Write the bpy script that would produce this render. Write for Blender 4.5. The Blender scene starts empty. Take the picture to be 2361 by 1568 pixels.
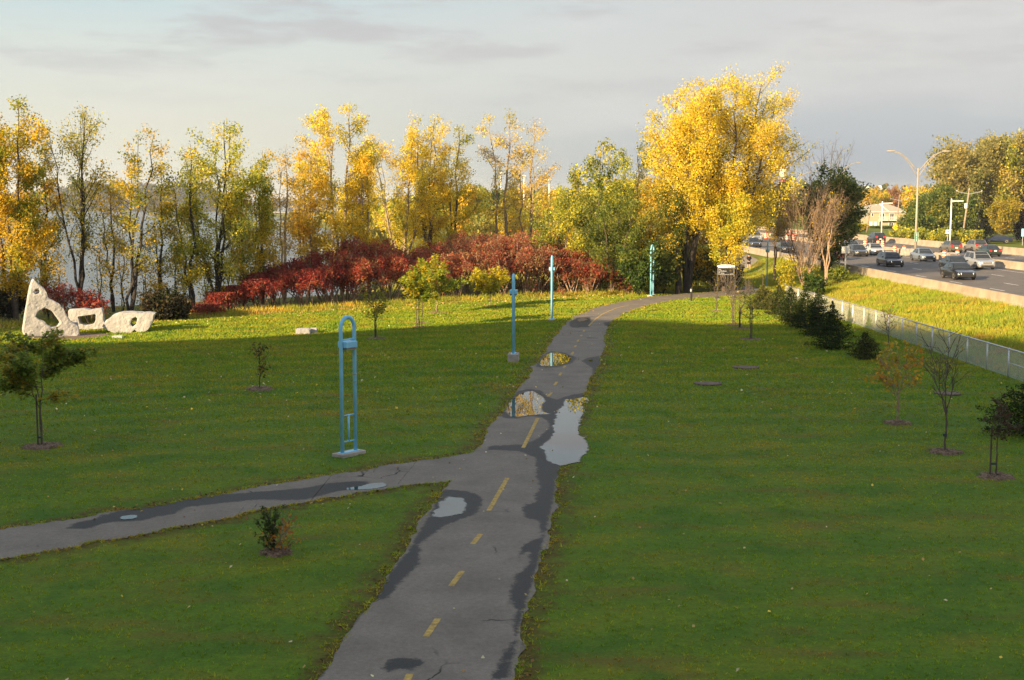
import bpy, bmesh, math, random
import numpy as np
from mathutils import Vector, Matrix
R = math.radians
sc = bpy.context.scene
COL = sc.collection

# ------------------------------------------------------------------ camera
H = 7.4                       # eye height above the lawn (photo taken from a footbridge)
F = 2951.4                    # focal length in units of the 2361-wide view of the photo
CX, CY = 1180.5, 784.0
PITCH = math.atan(314.0 / F)
cam_d = bpy.data.cameras.new('camera')
cam_d.sensor_width = 36.0
cam_d.lens = 36.0 * F / 2361.0
cam_d.clip_end = 20000.0
cam = bpy.data.objects.new('camera', cam_d)
COL.objects.link(cam)
cam.location = (0, 0, H)
cam.rotation_euler = (R(90) - PITCH, 0, 0)
sc.camera = cam

# ------------------------------------------------------------------ light
SUN_EL, SUN_AZ = 17.0, 225.0            # azimuth clockwise from +Y: behind the camera to the left
world = bpy.data.worlds.new('World')
sc.world = world
world.use_nodes = True
sun_d = bpy.data.lights.new('sun', 'SUN')
sun_d.energy = 5.0
sun_d.angle = R(0.5)
sun_d.color = (1.0, 0.735, 0.42)
sun = bpy.data.objects.new('sun', sun_d)
COL.objects.link(sun)
SD = Vector((math.sin(R(SUN_AZ)) * math.cos(R(SUN_EL)), math.cos(R(SUN_AZ)) * math.cos(R(SUN_EL)), math.sin(R(SUN_EL))))
sun.rotation_euler = SD.to_track_quat('Z', 'Y').to_euler()
sc.view_settings.view_transform = 'Standard'
sc.view_settings.look = 'None'
sc.view_settings.gamma = 1.0
sc.view_settings.exposure = 1.6

def world_nodes():
    nt = world.node_tree
    nt.nodes.clear()
    N, L = nt.nodes.new, nt.links.new
    out = N('ShaderNodeOutputWorld')
    sky = N('ShaderNodeTexSky')
    sky.sky_type = 'NISHITA'
    sky.sun_disc = False
    sky.sun_elevation = R(SUN_EL)
    sky.sun_rotation = R(SUN_AZ)
    bg1 = N('ShaderNodeBackground'); bg1.inputs[1].default_value = 0.10
    L(sky.outputs[0], bg1.inputs[0])
    tc = N('ShaderNodeTexCoord')
    sep = N('ShaderNodeSeparateXYZ'); L(tc.outputs['Generated'], sep.inputs[0])
    # thin cloud sheet: colour by height, one ramp for the lake side and one for the road side
    def ramp(stops):
        r = N('ShaderNodeValToRGB')
        e = r.color_ramp.elements
        e[0].position, e[0].color = stops[0][0], (*stops[0][1], 1)
        e[1].position, e[1].color = stops[-1][0], (*stops[-1][1], 1)
        for p, c in stops[1:-1]:
            k = e.new(p); k.color = (*c, 1)
        return r
    rl = ramp([(0.0, (.56, .55, .44)), (0.06, (.555, .555, .475)), (0.12, (.50, .545, .52)), (0.2, (.30, .48, .57)), (0.5, (.95, .93, .88))])
    rr = ramp([(0.0, (.17, .23, .30)), (0.05, (.33, .365, .395)), (0.10, (.465, .475, .47)), (0.2, (.47, .48, .49)), (0.5, (.95, .92, .87))])
    L(sep.outputs['Z'], rl.inputs[0]); L(sep.outputs['Z'], rr.inputs[0])
    mx = N('ShaderNodeMapRange'); mx.inputs[1].default_value = -0.34; mx.inputs[2].default_value = 0.26
    mx.interpolation_type = 'SMOOTHSTEP'
    L(sep.outputs['X'], mx.inputs[0])
    m1 = N('ShaderNodeMixRGB'); L(mx.outputs[0], m1.inputs[0]); L(rl.outputs[0], m1.inputs[1]); L(rr.outputs[0], m1.inputs[2])
    # streaky clouds
    mp = N('ShaderNodeMapping'); mp.inputs['Scale'].default_value = (6.5, 3.5, 38.0); mp.inputs['Location'].default_value = (1.3, 0.4, 0.9)
    mp.inputs['Rotation'].default_value = (0, R(-5), 0)
    L(tc.outputs['Generated'], mp.inputs[0])
    nz = N('ShaderNodeTexNoise'); nz.inputs['Scale'].default_value = 1.0; nz.inputs['Detail'].default_value = 9; nz.inputs['Roughness'].default_value = .6
    L(mp.outputs[0], nz.inputs['Vector'])
    c1 = N('ShaderNodeMapRange'); c1.inputs[1].default_value = .47; c1.inputs[2].default_value = .64; c1.interpolation_type = 'SMOOTHSTEP'
    L(nz.outputs['Fac'], c1.inputs[0])
    zf = N('ShaderNodeMapRange'); zf.inputs[1].default_value = .055; zf.inputs[2].default_value = .13
    L(sep.outputs['Z'], zf.inputs[0])
    mm = N('ShaderNodeMath'); mm.operation = 'MULTIPLY'; L(c1.outputs[0], mm.inputs[0]); L(zf.outputs[0], mm.inputs[1])
    m2 = N('ShaderNodeMixRGB'); m2.inputs[2].default_value = (.40, .395, .405, 1)
    mk = N('ShaderNodeMath'); mk.operation = 'MULTIPLY'; mk.inputs[1].default_value = .8; L(mm.outputs[0], mk.inputs[0])
    L(mk.outputs[0], m2.inputs[0]); L(m1.outputs[0], m2.inputs[1])
    # brighter wisps
    mp2 = N('ShaderNodeMapping'); mp2.inputs['Scale'].default_value = (4.0, 2.0, 20.0); mp2.inputs['Location'].default_value = (7.3, 2.4, 3.1)
    mp2.inputs['Rotation'].default_value = (0, R(8), 0)
    L(tc.outputs['Generated'], mp2.inputs[0])
    nz2 = N('ShaderNodeTexNoise'); nz2.inputs['Scale'].default_value = 1.0; nz2.inputs['Detail'].default_value = 5
    L(mp2.outputs[0], nz2.inputs['Vector'])
    c2 = N('ShaderNodeMapRange'); c2.inputs[1].default_value = .48; c2.inputs[2].default_value = .75; c2.inputs[4].default_value = .55
    L(nz2.outputs['Fac'], c2.inputs[0])
    m3 = N('ShaderNodeMixRGB'); m3.inputs[2].default_value = (.56, .555, .53, 1)
    L(c2.outputs[0], m3.inputs[0]); L(m2.outputs[0], m3.inputs[1])
    bg2 = N('ShaderNodeBackground'); bg2.inputs[1].default_value = 0.46
    L(m3.outputs[0], bg2.inputs[0])
    # the cloud sheet lies ahead; overhead and behind the sky is clearer
    cv = N('ShaderNodeMapRange'); cv.inputs[1].default_value = .28; cv.inputs[2].default_value = .6; cv.inputs[3].default_value = 1.0; cv.inputs[4].default_value = .35
    L(sep.outputs['Z'], cv.inputs[0])
    mix = N('ShaderNodeMixShader'); L(cv.outputs[0], mix.inputs[0]); L(bg1.outputs[0], mix.inputs[1]); L(bg2.outputs[0], mix.inputs[2])
    L(mix.outputs[0], out.inputs[0])
world_nodes()

# ------------------------------------------------------------------ picture measures -> places on the ground
CP, SP = math.cos(PITCH), math.sin(PITCH)
def ray(u, v):
    dx, up = (u - CX) / F, (CY - v) / F
    return dx, CP + up * SP, -SP + up * CP
def at(u, v, z=0.0):                 # the point of height z seen at (u, v)
    dx, dy, dz = ray(u, v)
    t = (z - H) / dz
    return dx * t, dy * t
def xat(u, y, z=0.0):                # sideways place of something y metres ahead
    return (u - CX) / F * (y * CP + (H - z) * SP)
def zat(v, y):                       # height of something y metres ahead
    _, dy, dz = ray(CX, v)
    return H + y * dz / dy
K = 2361.0 / 4096.0
def nat(u, v, z=0.0): return at(u * K, v * K, z)
def sst(a, b, x):
    t = np.clip((np.asarray(x, float) - a) / (b - a), 0, 1)
    return t * t * (3 - 2 * t)

SHORE_Y = [-400, 20, 84, 104, 119, 140, 200, 400, 800, 1300, 9000]
SHORE_X = [-140, -118, -58, -33, -21, -17, -24, -46, -130, -240, -240]
def zt(x, y):                        # the lie of the land
    x = np.asarray(x, float); y = np.asarray(y, float)
    b = sst(21.9, 31.2, x)
    dl = (x - np.interp(y, SHORE_Y, SHORE_X)) * .8
    lake = sst(-3, 15, dl)
    dip = -1.2 * sst(110, 150, y) * (1 - sst(26, 31.0, x)) * (1 - sst(220, 300, y) * .4)
    z = b * 0.95 + dip
    return z * lake + -3.8 * (1 - lake)
def zg(x, y): return float(zt(x, y))

# ------------------------------------------------------------------ building blocks
def newmesh(name, V, Fc, mats=(), smooth=False, mi=None):
    me = bpy.data.meshes.new(name)
    me.from_pydata([tuple(p) for p in V], [], [tuple(f) for f in Fc])
    for m in mats: me.materials.append(m)
    if mi is not None and len(mi) == len(me.polygons): me.polygons.foreach_set('material_index', mi)
    if smooth: me.polygons.foreach_set('use_smooth', [True] * len(me.polygons))
    me.update()
    return me
def link(name, me, parent=None, loc=None, rz=0):
    o = bpy.data.objects.new(name, me)
    COL.objects.link(o)
    if parent: o.parent = parent
    if loc is not None: o.location = loc
    if rz: o.rotation_euler.z = rz
    return o
def tag(o, label=None, cat=None, group=None, kind=None):
    if label: o['label'] = label
    if cat: o['category'] = cat
    if group: o['group'] = group
    if kind: o['kind'] = kind
    return o
def thing(name, label, cat, loc=(0, 0, 0), rz=0, group=None):
    return tag(link(name, None, None, loc, rz), label, cat, group)
class MB:
    def __init__(s): s.V, s.F, s.M = [], [], []; s.m = 0
    def add(s, V, Fc):
        n = len(s.V); s.V += [tuple(p) for p in V]
        for f in Fc: s.F.append(tuple(i + n for i in f)); s.M.append(s.m)
        return s
    def box(s, c, d, rz=0, taper=1.0, bev=0):
        x, y, z = [k / 2 for k in d]
        V = []
        for sz, t in ((-1, 1.0), (1, taper)):
            for sx, sy in ((-1, -1), (1, -1), (1, 1), (-1, 1)):
                px, py = sx * x * t, sy * y * t
                V.append((c[0] + px * math.cos(rz) - py * math.sin(rz), c[1] + px * math.sin(rz) + py * math.cos(rz), c[2] + sz * z))
        return s.add(V, [(3, 2, 1, 0), (4, 5, 6, 7), (0, 1, 5, 4), (1, 2, 6, 5), (2, 3, 7, 6), (3, 0, 4, 7)])
    def tube(s, P, rad, n=6, cap=True):
        P = [Vector(p) for p in P]
        if not hasattr(rad, '__len__'): rad = [rad] * len(P)
        rings, prev = [], None
        for i, p in enumerate(P):
            d = (P[min(i + 1, len(P) - 1)] - P[max(i - 1, 0)])
            if d.length < 1e-9: d = Vector((0, 0, 1))
            d.normalize()
            if prev is None:
                a = Vector((1, 0, 0)) if abs(d.x) < .9 else Vector((0, 1, 0))
                u = d.cross(a).normalized()
            else:
                u = (prev - d * prev.dot(d)).normalized()
            prev = u
            w = d.cross(u)
            rings.append([p + (u * math.cos(2 * math.pi * k / n) + w * math.sin(2 * math.pi * k / n)) * rad[i] for k in range(n)])
        V = [q for r in rings for q in r]
        Fc = [(i * n + k, i * n + (k + 1) % n, (i + 1) * n + (k + 1) % n, (i + 1) * n + k) for i in range(len(P) - 1) for k in range(n)]
        if cap: Fc += [tuple(range(n - 1, -1, -1)), tuple((len(P) - 1) * n + k for k in range(n))]
        return s.add(V, Fc)
    def lathe(s, prof, n=16, c=(0, 0, 0)):
        V = [(c[0] + r * math.cos(2 * math.pi * k / n), c[1] + r * math.sin(2 * math.pi * k / n), c[2] + z) for r, z in prof for k in range(n)]
        Fc = [(i * n + k, i * n + (k + 1) % n, (i + 1) * n + (k + 1) % n, (i + 1) * n + k) for i in range(len(prof) - 1) for k in range(n)]
        Fc += [tuple(range(n - 1, -1, -1)), tuple((len(prof) - 1) * n + k for k in range(n))]
        return s.add(V, Fc)
    def prism(s, poly, axis, lo, hi):          # poly in the plane across axis ('x': (y,z), 'y': (x,z), 'z': (x,y))
        def p3(a, b, h): return {'x': (h, a, b), 'y': (a, h, b), 'z': (a, b, h)}[axis]
        n = len(poly)
        V = [p3(a, b, lo) for a, b in poly] + [p3(a, b, hi) for a, b in poly]
        Fc = [tuple(range(n - 1, -1, -1)), tuple(range(n, 2 * n))] + [(k, (k + 1) % n, n + (k + 1) % n, n + k) for k in range(n)]
        return s.add(V, Fc)
    def quad(s, a, b, c, d): return s.add([a, b, c, d], [(0, 1, 2, 3)])
    def build(s, name, mats, parent=None, loc=None, rz=0, smooth=False, bevel=0, sharp=None):
        if not isinstance(mats, (list, tuple)): mats = [mats]
        me = newmesh(name, s.V, s.F, mats, smooth or sharp is not None, s.M)
        bm = bmesh.new(); bm.from_mesh(me); bmesh.ops.recalc_face_normals(bm, faces=bm.faces); bm.to_mesh(me); bm.free()
        if sharp is not None: me.set_sharp_from_angle(angle=R(sharp))
        o = link(name, me, parent, loc, rz)
        if bevel:
            b = o.modifiers.new('bevel', 'BEVEL'); b.width = bevel; b.segments = 2; b.limit_method = 'ANGLE'
        return o

# ------------------------------------------------------------------ materials
def mat(name, col=(.5, .5, .5), rough=.6, metal=0, spec=None, var=0, vscale=6, bump=0, bscale=40, coat=0, emis=None, estr=0, detail=4):
    m = bpy.data.materials.new(name); m.use_nodes = True
    nt = m.node_tree; N, L = nt.nodes.new, nt.links.new
    p = nt.nodes['Principled BSDF']
    p.inputs['Base Color'].default_value = (*col, 1)
    p.inputs['Roughness'].default_value = rough
    p.inputs['Metallic'].default_value = metal
    if spec is not None: p.inputs['Specular IOR Level'].default_value = spec
    if coat: p.inputs['Coat Weight'].default_value = coat; p.inputs['Coat Roughness'].default_value = .05
    if emis: p.inputs['Emission Color'].default_value = (*emis, 1); p.inputs['Emission Strength'].default_value = estr
    if var or bump: tc = N('ShaderNodeTexCoord')
    if var:
        nz = N('ShaderNodeTexNoise'); nz.inputs['Scale'].default_value = vscale; nz.inputs['Detail'].default_value = detail
        L(tc.outputs['Object'], nz.inputs['Vector'])
        mr = N('ShaderNodeMapRange'); mr.inputs[1].default_value = .3; mr.inputs[2].default_value = .7
        mr.inputs[3].default_value = 1 - var; mr.inputs[4].default_value = 1 + var
        L(nz.outputs['Fac'], mr.inputs[0])
        hs = N('ShaderNodeVectorMath'); hs.operation = 'SCALE'; hs.inputs[0].default_value = col
        L(mr.outputs[0], hs.inputs['Scale']); L(hs.outputs[0], p.inputs['Base Color'])
    if bump:
        nb = N('ShaderNodeTexNoise'); nb.inputs['Scale'].default_value = bscale; nb.inputs['Detail'].default_value = 4
        L(tc.outputs['Object'], nb.inputs['Vector'])
        bp = N('ShaderNodeBump'); bp.inputs['Strength'].default_value = bump; bp.inputs['Distance'].default_value = .05
        L(nb.outputs['Fac'], bp.inputs['Height']); L(bp.outputs[0], p.inputs['Normal'])
    return m
def ramp_node(nt, stops):
    r = nt.nodes.new('ShaderNodeValToRGB'); e = r.color_ramp.elements
    e[0].position, e[0].color = stops[0][0], (*stops[0][1], 1)
    e[1].position, e[1].color = stops[-1][0], (*stops[-1][1], 1)
    for p, c in stops[1:-1]:
        k = e.new(p); k.color = (*c, 1)
    return r
def grass_colour(nt, pos):
    """one colour field over the ground, shared by the sod and the blades that grow out of it"""
    N, L = nt.nodes.new, nt.links.new
    def noise(scale, detail, sx=1, sy=1, off=0):
        mp = N('ShaderNodeMapping'); mp.inputs['Scale'].default_value = (sx, sy, 1); mp.inputs['Location'].default_value = (off, off * .7, 0)
        L(pos, mp.inputs[0])
        n = N('ShaderNodeTexNoise'); n.inputs['Scale'].default_value = scale; n.inputs['Detail'].default_value = detail; n.inputs['Roughness'].default_value = .6
        L(mp.outputs[0], n.inputs['Vector']); return n.outputs['Fac']
    n1 = noise(.13, 6, .7, 1.15); n2 = noise(.75, 5, .7, 1.0, 11); n3 = noise(4.5, 3, 1, 1, 5)
    r1 = ramp_node(nt, [(.33, (0.085, 0.171, 0.013)), (.47, (0.122, 0.196, 0.016)), (.58, (0.169, 0.206, 0.020)), (.70, (0.226, 0.202, 0.031))]); L(n1, r1.inputs[0])
    r2 = ramp_node(nt, [(.32, (0.071, 0.149, 0.012)), (.48, (0.117, 0.188, 0.016)), (.60, (0.171, 0.188, 0.022)), (.74, (0.220, 0.156, 0.035))]); L(n2, r2.inputs[0])
    m = N('ShaderNodeMixRGB'); m.inputs[0].default_value = .62; L(r1.outputs[0], m.inputs[1]); L(r2.outputs[0], m.inputs[2])
    r3 = ramp_node(nt, [(.3, (.82, .82, .82)), (.7, (1.18, 1.18, 1.18))]); L(n3, r3.inputs[0])
    mu = N('ShaderNodeMixRGB'); mu.blend_type = 'MULTIPLY'; mu.inputs[0].default_value = 1.0; L(m.outputs[0], mu.inputs[1]); L(r3.outputs[0], mu.inputs[2])
    # mower passes: long faint bands bending across the lawn, and straw-coloured scuffs
    wv = N('ShaderNodeTexWave'); wv.wave_type = 'RINGS'; wv.rings_direction = 'Z'; wv.inputs['Scale'].default_value = .12; wv.inputs['Distortion'].default_value = 5; wv.inputs['Detail'].default_value = 3; wv.inputs['Detail Scale'].default_value = .25
    mp = N('ShaderNodeMapping'); mp.inputs['Location'].default_value = (-14, 22, 0); L(pos, mp.inputs[0]); L(mp.outputs[0], wv.inputs['Vector'])
    r4 = ramp_node(nt, [(.1, (.90, .94, .94)), (.6, (1.0, 1.0, 1.0)), (.95, (1.14, 1.05, 1.08))]); L(wv.outputs['Fac'], r4.inputs[0])
    mu2 = N('ShaderNodeMixRGB'); mu2.blend_type = 'MULTIPLY'; mu2.inputs[0].default_value = 1.0; L(mu.outputs[0], mu2.inputs[1]); L(r4.outputs[0], mu2.inputs[2])
    n5 = noise(.8, 7, .45, 1.3, 31)
    sc5 = N('ShaderNodeMapRange'); sc5.inputs[1].default_value = .54; sc5.inputs[2].default_value = .70; sc5.inputs[4].default_value = .75; L(n5, sc5.inputs[0])
    mx5 = N('ShaderNodeMixRGB'); mx5.inputs[2].default_value = (.185, .125, .05, 1); L(sc5.outputs[0], mx5.inputs[0]); L(mu2.outputs[0], mx5.inputs[1])
    n6 = noise(.55, 6, 1, 1, 57)
    sc6 = N('ShaderNodeMapRange'); sc6.inputs[1].default_value = .53; sc6.inputs[2].default_value = .66; sc6.inputs[4].default_value = .65; L(n6, sc6.inputs[0])
    mx6 = N('ShaderNodeMixRGB'); mx6.inputs[2].default_value = (.055, .135, .018, 1); L(sc6.outputs[0], mx6.inputs[0]); L(mx5.outputs[0], mx6.inputs[1])
    return mx6.outputs[0]
def make_lawn_mat():
    m = bpy.data.materials.new('lawn'); m.use_nodes = True
    nt = m.node_tree; N, L = nt.nodes.new, nt.links.new
    p = nt.nodes['Principled BSDF']; p.inputs['Roughness'].default_value = .85; p.inputs['Specular IOR Level'].default_value = .15
    g = N('ShaderNodeNewGeometry')
    c = grass_colour(nt, g.outputs['Position'])
    # worn, leaf-strewn verge along the paths
    at_ = N('ShaderNodeAttribute'); at_.attribute_name = 'verge'
    nz = N('ShaderNodeTexNoise'); nz.inputs['Scale'].default_value = 2.2; nz.inputs['Detail'].default_value = 6; L(g.outputs['Position'], nz.inputs['Vector'])
    a = N('ShaderNodeMath'); a.operation = 'ADD'; L(at_.outputs['Fac'], a.inputs[0]); L(nz.outputs['Fac'], a.inputs[1])
    mr = N('ShaderNodeMapRange'); mr.inputs[1].default_value = .80; mr.inputs[2].default_value = 1.15; L(a.outputs[0], mr.inputs[0])
    rb = ramp_node(nt, [(.3, (.050, .036, .014)), (.5, (.115, .078, .024)), (.7, (.19, .115, .035))])
    nb = N('ShaderNodeTexNoise'); nb.inputs['Scale'].default_value = 9; nb.inputs['Detail'].default_value = 5; L(g.outputs['Position'], nb.inputs['Vector']); L(nb.outputs['Fac'], rb.inputs[0])
    mx = N('ShaderNodeMixRGB'); L(mr.outputs[0], mx.inputs[0]); L(c, mx.inputs[1]); L(rb.outputs[0], mx.inputs[2])
    # dry strip at the far lawn edge and the straw-coloured rough beyond
    at2 = N('ShaderNodeAttribute'); at2.attribute_name = 'rough'
    n2 = N('ShaderNodeTexNoise'); n2.inputs['Scale'].default_value = .9; n2.inputs['Detail'].default_value = 6; L(g.outputs['Position'], n2.inputs['Vector'])
    r2 = ramp_node(nt, [(.3, (.12, .14, .025)), (.5, (.20, .175, .04)), (.7, (.30, .22, .065))]); L(n2.outputs['Fac'], r2.inputs[0])
    mx2 = N('ShaderNodeMixRGB'); L(at2.outputs['Fac'], mx2.inputs[0]); L(mx.outputs[0], mx2.inputs[1]); L(r2.outputs[0], mx2.inputs[2])
    ng = N('ShaderNodeTexNoise'); ng.inputs['Scale'].default_value = 17; ng.inputs['Detail'].default_value = 7; ng.inputs['Roughness'].default_value = .8; L(g.outputs['Position'], ng.inputs['Vector'])
    rg_ = ramp_node(nt, [(.30, (.48, .54, .5)), (.5, (1, 1, 1)), (.70, (1.6, 1.48, 1.4))]); L(ng.outputs['Fac'], rg_.inputs[0])
    gm = N('ShaderNodeMixRGB'); gm.blend_type = 'MULTIPLY'; gm.inputs[0].default_value = 1; L(mx2.outputs[0], gm.inputs[1]); L(rg_.outputs[0], gm.inputs[2]); mx2 = gm
    sd = N('ShaderNodeMixRGB'); sd.blend_type = 'MULTIPLY'; sd.inputs[0].default_value = 1; sd.inputs[2].default_value = (.64, .73, .31, 1); L(mx2.outputs[0], sd.inputs[1])
    L(sd.outputs[0], p.inputs['Base Color'])
    b1 = N('ShaderNodeTexNoise'); b1.inputs['Scale'].default_value = 26; b1.inputs['Detail'].default_value = 6; b1.inputs['Roughness'].default_value = .75; L(g.outputs['Position'], b1.inputs['Vector'])
    bp = N('ShaderNodeBump'); bp.inputs['Strength'].default_value = .45; bp.inputs['Distance'].default_value = .06; L(b1.outputs['Fac'], bp.inputs['Height']); L(bp.outputs[0], p.inputs['Normal'])
    return m
def make_blade_mat(name, tint=(1, 1, 1), mul=1.0, dry=0.0):
    m = bpy.data.materials.new(name); m.use_nodes = True
    nt = m.node_tree; N, L = nt.nodes.new, nt.links.new
    p = nt.nodes['Principled BSDF']; p.inputs['Roughness'].default_value = .6; p.inputs['Specular IOR Level'].default_value = .25
    g = N('ShaderNodeNewGeometry')
    c = grass_colour(nt, g.outputs['Position'])
    at_ = N('ShaderNodeAttribute'); at_.attribute_name = 'Col'
    mu = N('ShaderNodeMixRGB'); mu.blend_type = 'MULTIPLY'; mu.inputs[0].default_value = 1; L(c, mu.inputs[1]); L(at_.outputs['Color'], mu.inputs[2])
    L(mu.outputs[0], p.inputs['Base Color'])
    mv = N('ShaderNodeMixRGB'); mv.blend_type = 'MULTIPLY'; mv.inputs[0].default_value = 1; mv.inputs[2].default_value = (2.0, 1.72, 1.12, 1); L(mu.outputs[0], mv.inputs[1]); mu = mv
    L(mu.outputs[0], p.inputs['Base Color'])
    tr = N('ShaderNodeBsdfTranslucent'); L(mu.outputs[0], tr.inputs[0])
    ms = N('ShaderNodeMixShader'); ms.inputs[0].default_value = .4
    L(p.outputs[0], ms.inputs[1]); L(tr.outputs[0], ms.inputs[2]); L(ms.outputs[0], nt.nodes['Material Output'].inputs[0])
    return m
def make_leaf_mat(name='leaves', trans=.35, rough=.55):
    m = bpy.data.materials.new(name); m.use_nodes = True
    nt = m.node_tree; N, L = nt.nodes.new, nt.links.new
    p = nt.nodes['Principled BSDF']; p.inputs['Roughness'].default_value = rough; p.inputs['Specular IOR Level'].default_value = .3
    a = N('ShaderNodeAttribute'); a.attribute_name = 'Col'
    L(a.outputs['Color'], p.inputs['Base Color'])
    tr = N('ShaderNodeBsdfTranslucent'); L(a.outputs['Color'], tr.inputs[0])
    ms = N('ShaderNodeMixShader'); ms.inputs[0].default_value = trans
    L(p.outputs[0], ms.inputs[1]); L(tr.outputs[0], ms.inputs[2]); L(ms.outputs[0], nt.nodes['Material Output'].inputs[0])
    return m
def make_asphalt(name, base, wet=False):
    m = bpy.data.materials.new(name); m.use_nodes = True
    nt = m.node_tree; N, L = nt.nodes.new, nt.links.new
    p = nt.nodes['Principled BSDF']; p.inputs['Specular IOR Level'].default_value = .22
    g = N('ShaderNodeNewGeometry')
    def noise(s, d, r=.6):
        n = N('ShaderNodeTexNoise'); n.inputs['Scale'].default_value = s; n.inputs['Detail'].default_value = d; n.inputs['Roughness'].default_value = r
        L(g.outputs['Position'], n.inputs['Vector']); return n.outputs['Fac']
    n1, n2 = noise(.8, 6), noise(45, 3, .8)
    b = base
    r1 = ramp_node(nt, [(.3, tuple(k * .82 for k in b)), (.7, tuple(k * 1.2 for k in b))]); L(n1, r1.inputs[0])
    r2 = ramp_node(nt, [(.25, (.7, .7, .7)), (.75, (1.3, 1.3, 1.3))]); L(n2, r2.inputs[0])
    mu = N('ShaderNodeMixRGB'); mu.blend_type = 'MULTIPLY'; mu.inputs[0].default_value = .8; L(r1.outputs[0], mu.inputs[1]); L(r2.outputs[0], mu.inputs[2])
    n3 = noise(9, 5, .75)
    r3 = ramp_node(nt, [(.28, (.80, .80, .80)), (.5, (1, 1, 1)), (.72, (1.2, 1.19, 1.17))]); L(n3, r3.inputs[0])
    mg = N('ShaderNodeMixRGB'); mg.blend_type = 'MULTIPLY'; mg.inputs[0].default_value = 1; L(mu.outputs[0], mg.inputs[1]); L(r3.outputs[0], mg.inputs[2])
    col = mg.outputs[0]
    p.inputs['Roughness'].default_value = .8
    if wet:
        # cracks
        v = N('ShaderNodeTexVoronoi'); v.feature = 'DISTANCE_TO_EDGE'; v.inputs['Scale'].default_value = .55
        wn = N('ShaderNodeTexNoise'); wn.inputs['Scale'].default_value = 1.7; wn.inputs['Detail'].default_value = 6; L(g.outputs['Position'], wn.inputs['Vector'])
        vm = N('ShaderNodeMixRGB'); vm.inputs[0].default_value = .3; L(g.outputs['Position'], vm.inputs[1]); L(wn.outputs['Color'], vm.inputs[2])
        L(vm.outputs[0], v.inputs['Vector'])
        cr = N('ShaderNodeMapRange'); cr.inputs[1].default_value = .003; cr.inputs[2].default_value = .011; cr.inputs[3].default_value = 1; cr.inputs[4].default_value = 0
        L(v.outputs['Distance'], cr.inputs[0])
        gate = N('ShaderNodeMapRange'); gate.inputs[1].default_value = .55; gate.inputs[2].default_value = .65; L(noise(.35, 3), gate.inputs[0])
        cg = N('ShaderNodeMath'); cg.operation = 'MULTIPLY'; L(cr.outputs[0], cg.inputs[0]); L(gate.outputs[0], cg.inputs[1])
        m1 = N('ShaderNodeMixRGB'); m1.inputs[2].default_value = (.018, .017, .016, 1); L(cg.outputs[0], m1.inputs[0]); L(col, m1.inputs[1])
        # wetness
        a = N('ShaderNodeAttribute'); a.attribute_name = 'wet'
        nn = noise(3.4, 10, .78)
        ad = N('ShaderNodeMath'); ad.operation = 'MULTIPLY_ADD'; ad.inputs[1].default_value = .9; L(nn, ad.inputs[0])
        sb = N('ShaderNodeMath'); sb.operation = 'SUBTRACT'; sb.inputs[1].default_value = .45; L(a.outputs['Fac'], sb.inputs[0]); L(sb.outputs[0], ad.inputs[2])
        wr = N('ShaderNodeMapRange'); wr.inputs[1].default_value = .46; wr.inputs[2].default_value = .60; L(ad.outputs[0], wr.inputs[0])
        m2 = N('ShaderNodeMixRGB'); m2.inputs[2].default_value = (.016, .016, .016, 1); L(wr.outputs[0], m2.inputs[0]); L(m1.outputs[0], m2.inputs[1])
        L(m2.outputs[0], p.inputs['Base Color'])
        rg = N('ShaderNodeMapRange'); rg.inputs[3].default_value = .8; rg.inputs[4].default_value = .55; L(wr.outputs[0], rg.inputs[0]); L(rg.outputs[0], p.inputs['Roughness'])
    else:
        L(col, p.inputs['Base Color'])
    bp = N('ShaderNodeBump'); bp.inputs['Strength'].default_value = .35; bp.inputs['Distance'].default_value = .02; L(n2, bp.inputs['Height']); L(bp.outputs[0], p.inputs['Normal'])
    return m
def make_water(name, col, rough, bump, scale, dist, sy=1.0):
    m = bpy.data.materials.new(name); m.use_nodes = True
    nt = m.node_tree; N, L = nt.nodes.new, nt.links.new
    p = nt.nodes['Principled BSDF']; p.inputs['Base Color'].default_value = (*col, 1); p.inputs['Roughness'].default_value = rough
    p.inputs['IOR'].default_value = 1.33 if bump > .1 else 1.5
    g = N('ShaderNodeNewGeometry')
    if bump:
        mp = N('ShaderNodeMapping'); mp.inputs['Scale'].default_value = (1, sy, 1); L(g.outputs['Position'], mp.inputs[0])
        n = N('ShaderNodeTexNoise'); n.inputs['Scale'].default_value = scale; n.inputs['Detail'].default_value = 5; L(mp.outputs[0], n.inputs['Vector'])
        bp = N('ShaderNodeBump'); bp.inputs['Strength'].default_value = bump; bp.inputs['Distance'].default_value = dist; L(n.outputs['Fac'], bp.inputs['Height']); L(bp.outputs[0], p.inputs['Normal'])
    return m

M = {}
M['lawn'] = make_lawn_mat()
M['blade'] = make_blade_mat('grass_blades')
M['leaf'] = make_leaf_mat(trans=.58)
M['needle'] = make_leaf_mat('needles', .12, .95); M['needle'].node_tree.nodes['Principled BSDF'].inputs['Specular IOR Level'].default_value = .05
M['bark'] = mat('bark', (.085, .065, .048), .9, var=.4, vscale=5, bump=.5, bscale=20)
M['bark_pale'] = mat('pale_bark', (.24, .19, .13), .9, var=.35, vscale=6, bump=.4, bscale=24)
M['bark_tan'] = mat('tan_bark', (.27, .185, .125), .9, var=.3, vscale=6)
M['bark_dark'] = mat('dark_bark', (.032, .027, .023), .95, var=.4, vscale=5)
M['path'] = make_asphalt('path_asphalt', (.166, .145, .117), True)
M['road'] = make_asphalt('road_asphalt', (.125, .112, .100))
M['puddle'] = make_water('puddle_water', (.012, .012, .012), .0, .02, 3, .01)
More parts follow.
